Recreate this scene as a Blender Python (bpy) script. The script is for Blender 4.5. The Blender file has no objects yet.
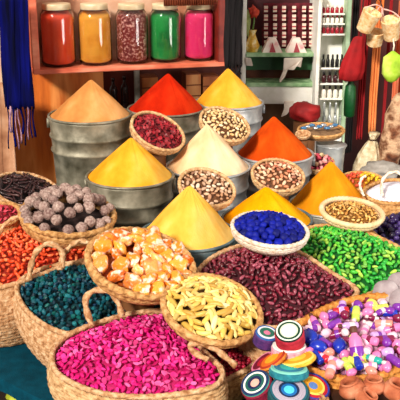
import bpy, math, random
import numpy as np
from mathutils import Vector, Matrix, noise
random.seed(7); rng = np.random.default_rng(7)
SC = bpy.context.scene; COL = SC.collection
PI = math.pi
# ------------------------------------------------------------------ camera
F = 850.0; H = 2.0; PITCH = math.atan(280/850.0)
RIGHT = Vector((1,0,0)); UP = Vector((0, math.sin(PITCH), math.cos(PITCH))); FWD = Vector((0, math.cos(PITCH), -math.sin(PITCH)))
CAM = Vector((0,0,H))
cam = bpy.data.cameras.new('camera'); cam.sensor_width = 36; cam.lens = 36*F/400; cam.clip_start = .05
co = bpy.data.objects.new('camera', cam); COL.objects.link(co); co.location = CAM; co.rotation_euler = (PI/2-PITCH, 0, 0); SC.camera = co
def ray(px, py): return RIGHT*((px-200)/F) + UP*(-(py-200)/F) + FWD
def D(px, py, d): return CAM + ray(px, py)*d
def onplane(px, py, P0, n):
    r = ray(px, py); return CAM + r*((P0-CAM).dot(n)/r.dot(n))
def SY(px, py, Y): return onplane(px, py, Vector((0,Y,0)), Vector((0,1,0)))
# ------------------------------------------------------------------ materials
def hexc(c):
    if isinstance(c, str):
        v = [int(c[i:i+2],16)/255 for i in (0,2,4)]
        return tuple((x/12.92 if x <= .04045 else ((x+.055)/1.055)**2.4) for x in v) + (1,)
    return tuple(c) + (1,)
MC = {}
def base_mat(name, rough=.6, metal=0, spec=.5):
    m = bpy.data.materials.new(name); m.use_nodes = True
    nt = m.node_tree; b = nt.nodes['Principled BSDF']
    b.inputs['Roughness'].default_value = rough; b.inputs['Metallic'].default_value = metal; b.inputs['Specular IOR Level'].default_value = spec
    return m, nt, b
def ramp(nt, cols, interp='LINEAR'):
    r = nt.nodes.new('ShaderNodeValToRGB'); cr = r.color_ramp; cr.interpolation = interp
    n = len(cols)
    cols = [(c if isinstance(c, tuple) and len(c) == 2 and not isinstance(c[0], str) else (i/max(1,(n-1 if interp!='CONSTANT' else n)), c)) for i, c in enumerate(cols)]
    cr.elements[0].position = cols[0][0]; cr.elements[0].color = hexc(cols[0][1])
    cr.elements[1].position = cols[1][0]; cr.elements[1].color = hexc(cols[1][1])
    for p, c in cols[2:]:
        e = cr.elements.new(p); e.color = hexc(c)
    return r
def mapping(nt, scale):
    tc = nt.nodes.new('ShaderNodeTexCoord'); mp = nt.nodes.new('ShaderNodeMapping')
    mp.inputs['Scale'].default_value = scale; nt.links.new(tc.outputs['Object'], mp.inputs[0]); return mp
def M_noise(name, cols, scale=20, rough=.7, metal=0, bump=.2, bscale=None, stretch=(1,1,1), spec=.4, detail=6, sheen=0, bdist=.01):
    m, nt, b = base_mat(name, rough, metal, spec)
    mp = mapping(nt, stretch); n = nt.nodes.new('ShaderNodeTexNoise'); n.inputs['Scale'].default_value = scale; n.inputs['Detail'].default_value = detail
    nt.links.new(mp.outputs[0], n.inputs['Vector'])
    k = len(cols)
    if k == 1: cols = [cols[0], cols[0]]; k = 2
    r = ramp(nt, [(.3+.4*i/(k-1), c) for i, c in enumerate(cols)])
    nt.links.new(n.outputs['Fac'], r.inputs[0]); nt.links.new(r.outputs[0], b.inputs['Base Color'])
    if bump:
        n2 = nt.nodes.new('ShaderNodeTexNoise'); n2.inputs['Scale'].default_value = bscale or scale*3; n2.inputs['Detail'].default_value = 4
        nt.links.new(mp.outputs[0], n2.inputs['Vector'])
        bp = nt.nodes.new('ShaderNodeBump'); bp.inputs['Strength'].default_value = bump; bp.inputs['Distance'].default_value = bdist
        nt.links.new(n2.outputs['Fac'], bp.inputs['Height']); nt.links.new(bp.outputs[0], b.inputs['Normal'])
    if sheen: b.inputs['Sheen Weight'].default_value = sheen
    return m
def M_piece(name, cols, rough=.5, spec=.5, interp='LINEAR', mottle=None, mscale=60, trans=0, sss=0):
    """every piece takes its own colour of the ramp, by object and by loose island"""
    m, nt, b = base_mat(name, rough, 0, spec)
    oi = nt.nodes.new('ShaderNodeObjectInfo'); ge = nt.nodes.new('ShaderNodeNewGeometry')
    a = nt.nodes.new('ShaderNodeMath'); a.operation = 'ADD'; f = nt.nodes.new('ShaderNodeMath'); f.operation = 'FRACT'
    nt.links.new(oi.outputs['Random'], a.inputs[0]); nt.links.new(ge.outputs['Random Per Island'], a.inputs[1]); nt.links.new(a.outputs[0], f.inputs[0])
    r = ramp(nt, cols, interp); nt.links.new(f.outputs[0], r.inputs[0]); out = r.outputs[0]
    if mottle:
        mp = mapping(nt, (1,1,1)); n = nt.nodes.new('ShaderNodeTexNoise'); n.inputs['Scale'].default_value = mscale
        nt.links.new(mp.outputs[0], n.inputs['Vector'])
        rr = ramp(nt, [(.53,(0,0,0)),(.66,(1,1,1))]); nt.links.new(n.outputs['Fac'], rr.inputs[0])
        mx = nt.nodes.new('ShaderNodeMix'); mx.data_type = 'RGBA'; nt.links.new(rr.outputs[0], mx.inputs[0]); nt.links.new(out, mx.inputs[6]); mx.inputs[7].default_value = hexc(mottle)
        out = mx.outputs[2]
    nt.links.new(out, b.inputs['Base Color'])
    if trans: b.inputs['Transmission Weight'].default_value = trans
    if sss: b.inputs['Subsurface Weight'].default_value = sss; b.inputs['Subsurface Radius'].default_value = (.02,.01,.005)
    return m
def M_plain(name, c, rough=.5, metal=0, spec=.5):
    return M_noise(name, [c, c], 8, rough, metal, .05, spec=spec)
def M_glass(name):
    m, nt, b = base_mat(name, .03, 0, .5); b.inputs['Transmission Weight'].default_value = 1; b.inputs['IOR'].default_value = 1.45
    b.inputs['Base Color'].default_value = (.97,.99,.98,1); return m
def M_rings(name, cols, R, side):
    """concentric coloured coils round the local z axis, side colour below the face"""
    m, nt, b = base_mat(name, .75, 0, .3)
    tc = nt.nodes.new('ShaderNodeTexCoord'); sp = nt.nodes.new('ShaderNodeSeparateXYZ'); nt.links.new(tc.outputs['Object'], sp.inputs[0])
    cb = nt.nodes.new('ShaderNodeCombineXYZ'); nt.links.new(sp.outputs[0], cb.inputs[0]); nt.links.new(sp.outputs[1], cb.inputs[1])
    ln = nt.nodes.new('ShaderNodeVectorMath'); ln.operation = 'LENGTH'; nt.links.new(cb.outputs[0], ln.inputs[0])
    dv = nt.nodes.new('ShaderNodeMath'); dv.operation = 'DIVIDE'; dv.inputs[1].default_value = R; nt.links.new(ln.outputs['Value'], dv.inputs[0])
    r = ramp(nt, cols, 'CONSTANT'); nt.links.new(dv.outputs[0], r.inputs[0])
    nt.links.new(r.outputs[0], b.inputs['Base Color']); return m
# ------------------------------------------------------------------ mesh + tagging helpers
def mesh_of(name, V, Fc, mats, smooth=True, fm=None):
    me = bpy.data.meshes.new(name); me.from_pydata([tuple(v) for v in V], [], [tuple(f) for f in Fc]); 
    if not isinstance(mats, (list, tuple)): mats = [mats]
    for m in mats: me.materials.append(m)
    if smooth: me.polygons.foreach_set('use_smooth', [True]*len(me.polygons))
    if fm: me.polygons.foreach_set('material_index', fm)
    me.update(); return me
def link(name, me, parent=None, loc=None):
    o = bpy.data.objects.new(name, me); COL.objects.link(o)
    if parent is not None:
        o.parent = parent
    if loc is not None: o.location = loc
    return o
def tag(o, label=None, cat=None, group=None, kind=None):
    if label: o['label'] = label
    if cat: o['category'] = cat
    if group: o['group'] = group
    if kind: o['kind'] = kind
    return o
def empty(name, loc, label, cat, group=None, rot=None):
    o = bpy.data.objects.new(name, None); COL.objects.link(o); o.location = loc; o.empty_display_size = .05
    if rot is not None: o.rotation_mode = 'QUATERNION'; o.rotation_quaternion = rot
    return tag(o, label, cat, group)
def child(name, me, root, label=None):
    """mesh data given in world coordinates -> child of root"""
    o = link(name, me, root); o.matrix_parent_inverse = root_inv(root)
    if label: o['label'] = label
    return o
def root_inv(root):
    m = Matrix.Identity(4); chain = []
    r = root
    while r is not None: chain.append(r); r = r.parent
    for r in reversed(chain):
        m = m @ r.matrix_parent_inverse @ Matrix.LocRotScale(r.location, r.rotation_quaternion if r.rotation_mode == 'QUATERNION' else r.rotation_euler, r.scale)
    return m.inverted()
def top(name, me, label, cat, group=None, kind=None):
    """world-coordinate mesh as one top-level object with its origin at its base"""
    n = len(me.vertices); a = np.empty(n*3); me.vertices.foreach_get('co', a); a = a.reshape(-1,3)
    c = np.array([(a[:,0].min()+a[:,0].max())/2, (a[:,1].min()+a[:,1].max())/2, a[:,2].min()])
    a -= c; me.vertices.foreach_set('co', a.ravel()); me.update()
    return tag(link(name, me, None, c), label, cat, group, kind)
def grid_faces(nr, nc, closed=True, off=0):
    f = []
    for i in range(nr-1):
        for j in range(nc if closed else nc-1):
            a = off+i*nc+j; b = off+i*nc+(j+1) % nc; f.append((a, b, b+nc, a+nc))
    return f
def boxv(x0,x1,y0,y1,z0,z1):
    V = [(x0,y0,z0),(x1,y0,z0),(x1,y1,z0),(x0,y1,z0),(x0,y0,z1),(x1,y0,z1),(x1,y1,z1),(x0,y1,z1)]
    Fc = [(0,3,2,1),(4,5,6,7),(0,1,5,4),(1,2,6,5),(2,3,7,6),(3,0,4,7)]
    return V, Fc
def box(name, b, m, bev=.004, tf=None):
    V, Fc = boxv(*b)
    if tf: V = [tf(*v) for v in V]
    me = mesh_of(name, V, Fc, m, smooth=False)
    if bev:
        import bmesh
        bm = bmesh.new(); bm.from_mesh(me); bmesh.ops.bevel(bm, geom=bm.edges[:], offset=bev, segments=2, affect='EDGES'); bm.to_mesh(me); bm.free()
    return me
def merge(parts):
    V, Fc = [], []
    for v, f in parts:
        o = len(V); V += [tuple(x) for x in v]; Fc += [tuple(i+o for i in g) for g in f]
    return V, Fc
def lathe(profile, seg=48, wob=None):
    V = []
    for i, (r, z) in enumerate(profile):
        for j in range(seg):
            a = 2*PI*j/seg; rr = r*(1+(wob(a, i) if wob else 0)); V.append((rr*math.cos(a), rr*math.sin(a), z))
    Fc = grid_faces(len(profile), seg)
    if profile[0][0] > 1e-5: Fc.append(tuple(range(seg))[::-1])
    if profile[-1][0] > 1e-5: Fc.append(tuple((len(profile)-1)*seg+j for j in range(seg)))
    return V, Fc
def xform(vf, M):
    return [tuple(M @ Vector(v)) for v in vf[0]], vf[1]
def tube(path, rad, closed=False, ns=8, strands=0, twist=0, amp=.22, taper=None):
    path = [Vector(p) for p in path]; n = len(path); V = []
    prev = None
    for i, p in enumerate(path):
        t = (path[(i+1) % n]-path[i-1]) if closed else (path[min(i+1,n-1)]-path[max(i-1,0)])
        t.normalize()
        if prev is None:
            a = Vector((0,0,1)) if abs(t.z) < .9 else Vector((1,0,0)); nrm = (a - t*a.dot(t)).normalized()
        else: nrm = (prev - t*prev.dot(t)).normalized()
        prev = nrm; bn = t.cross(nrm)
        for j in range(ns):
            ph = 2*PI*j/ns; r = rad*(taper(i/(n-1)) if taper else 1)
            if strands: r *= 1+amp*math.cos(strands*ph+twist*i)
            V.append(p+nrm*math.cos(ph)*r+bn*math.sin(ph)*r)
    if closed:
        Fc = []
        for i in range(n):
            for j in range(ns):
                a = i*ns+j; b = i*ns+(j+1) % ns; c = ((i+1) % n)*ns+(j+1) % ns; d = ((i+1) % n)*ns+j; Fc.append((a,d,c,b))
    else:
        Fc = [tuple(reversed(f)) for f in grid_faces(n, ns)] + [tuple(range(ns)), tuple((n-1)*ns+j for j in range(ns))[::-1]]
    return V, Fc
def catmull(P, n, closed=True):
    P = [Vector(p) for p in P]; m = len(P); out = []
    segs = m if closed else m-1
    for s in range(segs):
        p0, p1, p2, p3 = (P[(s-1) % m], P[s], P[(s+1) % m], P[(s+2) % m]) if closed else (P[max(s-1,0)], P[s], P[s+1], P[min(s+2,m-1)])
        for k in range(12):
            t = k/12; out.append(.5*((2*p1)+(p2-p0)*t+(2*p0-5*p1+4*p2-p3)*t*t+(3*p1-p0-3*p2+p3)*t**3))
    if not closed: out.append(P[-1])
    L = [0]
    Q = out+[out[0]] if closed else out
    for a, b in zip(Q, Q[1:]): L.append(L[-1]+(b-a).length)
    res = []; k = 0
    for i in range(n):
        s = L[-1]*i/(n if closed else n-1)
        while k < len(Q)-2 and L[k+1] < s: k += 1
        t = (s-L[k])/max(1e-9, L[k+1]-L[k]); res.append(Q[k].lerp(Q[k+1], min(t,1)))
    return res
def ico(sub=1):
    import bmesh
    bm = bmesh.new(); bmesh.ops.create_icosphere(bm, subdivisions=sub, radius=1)
    V = [v.co.copy() for v in bm.verts]; Fc = [tuple(v.index for v in f.verts) for f in bm.faces]; bm.free(); return V, Fc
ICO1, ICO2, ICO3 = ico(1), ico(2), ico(3)
# ------------------------------------------------------------------ piece shapes (unit half-length, scaled when placed)
def lump(seed, sc=(1,.8,.7), amp=.18, fr=1.5, base=None):
    V, Fc = base or ICO2; o = Vector((seed*7.3, seed*3.1, seed*1.7)); out = []
    for v in V:
        k = 1+amp*2*noise.noise(v*fr+o); out.append(Vector((v.x*sc[0], v.y*sc[1], v.z*sc[2]))*k)
    return out, Fc
def petal(seed):
    V, Fc = ICO2; r = random.Random(seed); c = r.uniform(.2,.5); w = r.uniform(.5,.75); out = []
    for v in V:
        x = v.x; y = v.y*w*(1-.35*x); z = v.z*.13+c*(x*x+y*y)-.2; out.append((x, y, z))
    return out, Fc
def bud(seed):
    V, Fc = ICO2; r = random.Random(seed); w = r.uniform(.42,.55)
    return [(v.x, v.y*w*(1-.3*v.x)*(1+.12*math.sin(5*math.atan2(v.z,v.y))), v.z*w*(1-.3*v.x)) for v in V], Fc
def pod(seed):
    r = random.Random(seed); b = r.uniform(-.25,.25); V = []
    n = 9; ns = 8
    for i in range(n):
        t = -1+2*i/(n-1); rad = .30*math.sqrt(max(0,1-abs(t)**2.6))+.015
        for j in range(ns):
            a = 2*PI*j/ns; k = 1+.14*math.cos(3*a)+.12*noise.noise(Vector((t*3,a,seed)))
            V.append((t, math.cos(a)*rad*k+b*(1-t*t), math.sin(a)*rad*k))
    return V, [tuple(reversed(f)) for f in grid_faces(n, ns)]+[tuple(range(ns)), tuple((n-1)*ns+j for j in range(ns))[::-1]]
def chip(seed):
    r = random.Random(seed); c = r.uniform(.5,1.3); pts = [(math.sin(t*c), 0, (1-math.cos(t*c))*.8+.12*math.sin(3*t+seed)) for t in np.linspace(-1,1,8)]
    return tube(pts, .42, ns=7, taper=lambda t: .55+.5*math.sin(PI*t))
def stick(seed):
    r = random.Random(seed); a, b = r.uniform(-.25,.25), r.uniform(-.15,.15)
    pts = [(t, a*t*t+.04*math.sin(9*t+seed), b*t*t) for t in np.linspace(-1,1,9)]
    return tube(pts, .13, ns=6, strands=2, twist=.5, amp=.2, taper=lambda t: 1.1-.5*t)
def seedshape(seed):
    V, Fc = ICO2; r = random.Random(seed); w = r.uniform(.5,.62)
    return [(v.x, v.y*w, v.z*w*.9*(1 if abs(v.y) > .15 or v.z < .2 else .72)) for v in V], Fc
def crystal(seed):
    r = random.Random(seed); V, Fc = ICO1; out = []
    for v in V:
        k = r.uniform(.7,1.1); out.append((v.x*k, v.y*k*.8, v.z*k*.7))
    return out, Fc
def gall(seed):
    V, Fc = ICO3; out = []; o = Vector((seed*3.3, 0, seed))
    for v in V:
        k = 1+.12*noise.noise(v*2+o)+.07*noise.noise(v*6+o)
        if v.z > .88: k += (v.z-.88)*1.1
        out.append(v*k)
    return out, Fc
def variants(fn, name, mat, n=6, smooth=True):
    return [mesh_of(name, *fn(i+1), mat, smooth=smooth) for i in range(n)]
# ------------------------------------------------------------------ woven containers
STRAW = M_noise('pale_straw', ['a07248','d0a474','e6c494'], 60, .85, bump=.5, bscale=120, spec=.15)
STRAWB = M_noise('golden_straw', ['8c5c30','c8935a','e3b67c'], 60, .85, bump=.5, bscale=120, spec=.15)
STRAWP = M_noise('pinkish_straw', ['98643c','cc9c70','e8c49c'], 60, .85, bump=.5, bscale=120, spec=.15)
STRAWW = M_noise('whitewashed_straw', ['c9a888','ead6c2','f5eadc'], 60, .85, bump=.4, bscale=120, spec=.15)
WICKO = M_noise('orange_wicker', ['96521c','cf8438','e8a95a'], 50, .7, bump=.5, bscale=120, spec=.25)
def woven(loop, center, down_fn, rows, wr, nw, m, name='body', bottom=True):
    """wall that follows the loop down; down_fn(s) -> (scale about centre, offset vector)"""
    n = len(loop); V = []; sub = 3
    for i in range(rows*sub+1):
        s = i/(rows*sub); sc, off = down_fn(s); row = i//sub
        rip = math.sin(PI*(i % sub)/sub)*wr
        for j, p in enumerate(loop):
            d = p-center; dl = d.length; u = d/dl
            w = wr*.35*math.sin(2*PI*nw*j/n+PI*row)
            V.append(center+d*sc+u*(rip+w)+off)
    Fc = [tuple(reversed(f)) for f in grid_faces(rows*sub+1, n)]
    if bottom:
        V.append(sum((Vector(v) for v in V[-n:]), Vector())/n); b = len(V)-1; o = rows*sub*n
        Fc += [(o+j, b, o+(j+1) % n)[::-1] for j in range(n)]
    return mesh_of(name, V, Fc, m)
def container(name, loop, n, label, cat, down_fn, m, rim_r, rows, nw, wr=.004, rim_m=None, group=None, rimname='rim'):
    c = sum(loop, Vector())/len(loop)
    base = c + down_fn(1)[1]
    root = empty(name, base, label, cat, group)
    me = woven(loop, c, down_fn, rows, wr, nw, m)
    o = child('body', me, root); sm = o.modifiers.new('thick', 'SOLIDIFY'); sm.thickness = .007; sm.offset = -1
    N = len(loop); 
    rp = [loop[i].lerp(loop[(i+1)%N], k/2) for i in range(N) for k in range(2)]
    child(rimname, mesh_of(rimname, *tube(rp, rim_r, closed=True, ns=10, strands=3, twist=2*PI*round(N/2.6)/(2*N), amp=.13), rim_m or m), root)
    return root, c
def heap(name, loop, n, center, inset, dome, sink, mat, label, cat, rough=.004, texture=1.0, group=None, kind='stuff'):
    L = [center+(p-center)*inset for p in loop]; N = len(L); V = []; rows = 14
    for i in range(rows):
        s = 1-i/rows
        for p in L:
            q = center+(p-center)*s + n*(dome*(1-s*s)-sink)
            q += n*rough*noise.noise(q*60)*texture; V.append(q)
    V.append(center+n*(dome-sink)); b = len(V)-1; o = (rows-1)*N
    Fc = grid_faces(rows, N)+[(o+j, o+(j+1) % N, b) for j in range(N)]
    V2 = [p-n*.03 for p in L]; k = len(V); V += V2; Fc += [(j, k+j, k+(j+1) % N, (j+1) % N) for j in range(N)]; Fc.append(tuple(k+j for j in range(N))[::-1])
    me = mesh_of(name, V, Fc, mat)
    return me, (L, dome, sink)
def frame(n, loop, center):
    e1 = (loop[0]-center); e1 = (e1-n*e1.dot(n)).normalized(); return e1, n.cross(e1)
def scatter(loop, n, center, inset, dome, sink, spacing, seed=1, tries=6000, lift=0):
    e1, e2 = frame(n, loop, center)
    P = np.array([((p-center).dot(e1), (p-center).dot(e2)) for p in loop])*inset
    ang = np.arctan2(P[:,1], P[:,0]); rad = np.hypot(P[:,0], P[:,1]); o = np.argsort(ang); ang = ang[o]; rad = rad[o]
    ang = np.concatenate([ang-2*PI, ang, ang+2*PI]); rad = np.concatenate([rad]*3)
    g = np.random.default_rng(seed); lo = P.min(0); hi = P.max(0); pts = []
    for _ in range(tries):
        q = lo+(hi-lo)*g.random(2); a = math.atan2(q[1], q[0]); s = np.hypot(*q)/np.interp(a, ang, rad)
        if s > .99: continue
        if pts and (np.min(np.sum((np.array([p[0] for p in pts])-q)**2, 1)) < spacing**2): continue
        pts.append((q, s))
    res = []
    for q, s in pts:
        w = center+e1*q[0]+e2*q[1]+n*(dome*(1-s*s)-sink+lift)
        sl = (e1*q[0]+e2*q[1]); 
        nn = (n + (sl.normalized()*(2*dome*s/max(.03, sl.length/max(s,.05))) if s > .05 else Vector())).normalized()
        res.append((w, nn, s))
    return res
def rotm(nn, r, tiltamp):
    q = nn.to_track_quat('Z', 'Y'); from mathutils import Euler
    return q @ Euler((r.uniform(-tiltamp,tiltamp), r.uniform(-tiltamp,tiltamp), r.uniform(0,2*PI))).to_quaternion()
def fill(name, pts, meshes, size, tilt, label, cat, group, seed=3, maxn=300, jit=.15, size_fn=None):
    """each piece its own object; beyond maxn the farthest ones become one heap"""
    r = random.Random(seed); pts = sorted(pts, key=lambda p: (p[0]-CAM).length)
    for w, nn, s in pts[:maxn]:
        o = bpy.data.objects.new(name, r.choice(meshes)); COL.objects.link(o); o.location = w
        o.rotation_mode = 'QUATERNION'; o.rotation_quaternion = rotm(nn, r, tilt); k = size*r.uniform(1-jit,1+jit); o.scale = (k,k,k)
        tag(o, label, cat, group)
    rest = pts[maxn:]
    if rest:
        parts = []
        for w, nn, s in rest:
            me = r.choice(meshes); k = size*r.uniform(1-jit,1+jit)
            Mx = Matrix.LocRotScale(w, rotm(nn, r, tilt), (k,k,k))
            parts.append(([tuple(Mx @ v.co) for v in me.vertices], [tuple(p.vertices) for p in me.polygons]))
        V, Fc = merge(parts)
        me = mesh_of('loose_'+name, V, Fc, meshes[0].materials[0], smooth=meshes[0].polygons[0].use_smooth)
        top('loose_'+name, me, label.replace('one ', 'more ')+' further back', cat, group, 'stuff')
def circ_loop(c, n, R, N=112):
    a = Vector((1,0,0)); e1 = (a-n*a.dot(n)).normalized(); e2 = n.cross(e1)
    return [c+(e1*math.cos(2*PI*i/N)+e2*math.sin(2*PI*i/N))*R for i in range(N)]
def norm_from(px, py, ratio, ang):
    """normal of a round opening seen with this axis ratio and this tilt of its long axis"""
    v = -ray(px, py).normalized(); a = math.acos(ratio); t = math.radians(ang)
    m2 = (RIGHT*math.sin(t)+UP*math.cos(t)); m2 = (m2-v*m2.dot(v)).normalized()
    return (v*math.cos(a)+m2*math.sin(a)).normalized()
def round_bowl(px, py, dist, wpx, ratio, ang, label, m=STRAW, depth=.55, brad=.55, name='wicker_bowl', rim_r=None, rows=8, group='round wicker bowls', cat='bowl', rim_m=None):
    c = D(px, py, dist); n = norm_from(px, py, ratio, ang); R = wpx/2/F*dist - (rim_r or .0075)
    loop = circ_loop(c, n, R)
    down = lambda s: (1+(.06 if s < .3 else .06)*math.sin(PI*min(1,s*1.2))-(1-brad)*s**1.8, -n*depth*R*s)
    root, cc = container(name, loop, n, label, cat, down, m, rim_r or .0075, rows, 28, .0025, rim_m=rim_m, group=group)
    low = c - n*depth*R - Vector((0,0,1))*brad*R*math.sin(math.acos(min(1,n.z)))
    return dict(loop=loop, c=c, n=n, R=R, root=root, low=low)
TABLE = .5
WOOD = M_noise('stand_wood', ['5a3418','7d4c24'], 12, .7, stretch=(1,1,.1))
def stand(b, r=.06):
    """wicker pedestal under a bowl"""
    c = b['c']-b['n']*b['R']*.5; z = b['low'].z-.004
    if z-TABLE < .02: return
    V, Fc = lathe([(r*1.15,TABLE+.002),(r*1.1,TABLE+.02),(r,TABLE+.03),(r,z-.02),(r*.98,z)], 20)
    me = mesh_of('wooden_stand', [(x+c.x, y+c.y, zz) for x,y,zz in V], Fc, WOOD)
    top('wooden_stand', me, 'round wooden stand hidden beneath the wicker bowls', 'stand', 'round wooden stands')
def mesh_bag(name, poly, ref, dist, tilt, basez, label, m=STRAW, taper=.72, bulge=.1, rows=20, rim_r=.009, yaw=0, nw=44, group='open straw bags', cat='bag', N=150, rim_m=None):
    t = math.radians(tilt); yw = math.radians(yaw)
    n = Vector((math.sin(yw)*math.sin(t), -math.cos(yw)*math.sin(t), math.cos(t)))
    P0 = D(*ref, dist)
    loop = catmull([onplane(x, y, P0, n) for x, y in poly], N)
    # keep anticlockwise seen from above
    area = sum(a.x*b.y-b.x*a.y for a, b in zip(loop, loop[1:]+loop[:1]))
    if area < 0: loop.reverse()
    c = sum(loop, Vector())/len(loop)
    dz = Vector((0,0,basez-c.z))
    def down(s): return (1+bulge*math.sin(PI*min(1,s*1.05))-(1-taper)*s**2, dz*s)
    root, cc = container(name, loop, n, label, cat, down, m, rim_r, rows, min(nw,36), .0035, group=group, rim_m=rim_m)
    # flatten the tilted base onto the table
    body = [o for o in root.children if o.name.startswith('body')][0]; me = body.data
    for v in me.vertices:
        s = (c.z-v.co.z)
        tgt = basez+.004
        k = max(0, min(1, (c.z-v.co.z)/(c.z-basez)))
        v.co.z += 0
        if v.co.z < tgt: v.co.z = tgt
    return dict(loop=loop, c=c, n=n, root=root)
def handle(b, pts_px, dist, m=STRAWP, r=.009, name='handle'):
    path = catmull([D(x, y, dist if not isinstance(dist, (list,tuple)) else dist[i]) for i, (x, y) in enumerate(pts_px)], 40, closed=False)
    child(name, mesh_of(name, *tube(path, r, ns=10, strands=2, twist=.8), m), b['root'])
# ================================================================== table
TEAL = M_noise('teal_cloth', ['013444','02465a'], 30, .9, bump=.3, bscale=200, spec=.1)
def G(px, py, z): return onplane(px, py, Vector((0,0,z)), Vector((0,0,1)))
e0 = G(-30, 362, TABLE); e1_ = G(60, 408, TABLE)
corner = [(-1.75, e0.y+.25), (e0.x, e0.y), (e1_.x, e1_.y), (e1_.x+.25, 2.02), (1.7, 2.02), (1.7, 4.95), (-1.0, 4.85), (-1.75, 4.6)]
def prism(poly, z0, z1):
    n = len(poly); V = [(x,y,z0) for x,y in poly]+[(x,y,z1) for x,y in poly]
    a = sum(poly[i][0]*poly[(i+1)%n][1]-poly[(i+1)%n][0]*poly[i][1] for i in range(n))
    Fc = [tuple(range(n))[::-1], tuple(range(n,2*n))]+[(i,(i+1)%n,n+(i+1)%n,n+i) for i in range(n)]
    if a < 0: Fc = [f[::-1] for f in Fc]
    return V, Fc
DARKW = M_noise('dark_wood', ['2a140a','4a2412'], 8, .6, stretch=(1,1,.15))
V, Fc = prism(corner, TABLE-.05, TABLE)
tab = empty('display_table', (0,3.2,0), 'long market display table carrying the buckets and baskets', 'table')
child('tabletop', mesh_of('tabletop', V, Fc, DARKW, smooth=False), tab)
for x, y in ((-1.5,3.3),(-.35,2.3),(1.55,2.15),(1.55,4.75),(-1.5,4.45)):
    child('leg', mesh_of('leg', *boxv(x-.04,x+.04,y-.04,y+.04,0.001,TABLE-.05), DARKW, smooth=False), tab)
# cloth: thin top sheet and a skirt with soft folds
N = 260
P = [Vector((x,y,0)) for x,y in corner]; L = []
for i in range(len(P)):
    a, b = P[i], P[(i+1)%len(P)]; k = max(2, int((b-a).length/.035))
    L += [a.lerp(b, t/k) for t in range(k)]
cc = sum(L, Vector())/len(L); V = []; rows = 8
for i in range(rows):
    s = i/(rows-1)
    for j, p in enumerate(L):
        q0, q1 = L[j-1], L[(j+1)%len(L)]; t = (q1-q0).normalized(); nrm = Vector((t.y,-t.x,0))
        if nrm.dot(p-cc) < 0: nrm = -nrm
        out = .006+s*.006*(1+math.sin(j*.9)+.5*math.sin(j*.37))
        V.append(p+nrm*out+Vector((0,0,TABLE+.002-s*.05)))
Fc = [tuple(reversed(f)) for f in grid_faces(rows, len(L))]+[tuple(range(len(L)))]
top('table_cloth', mesh_of('table_cloth', V, Fc, TEAL, smooth=False), 'dark teal cloth spread over the display table under the straw bags', 'tablecloth')
TOPZ = TABLE+.003
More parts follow.
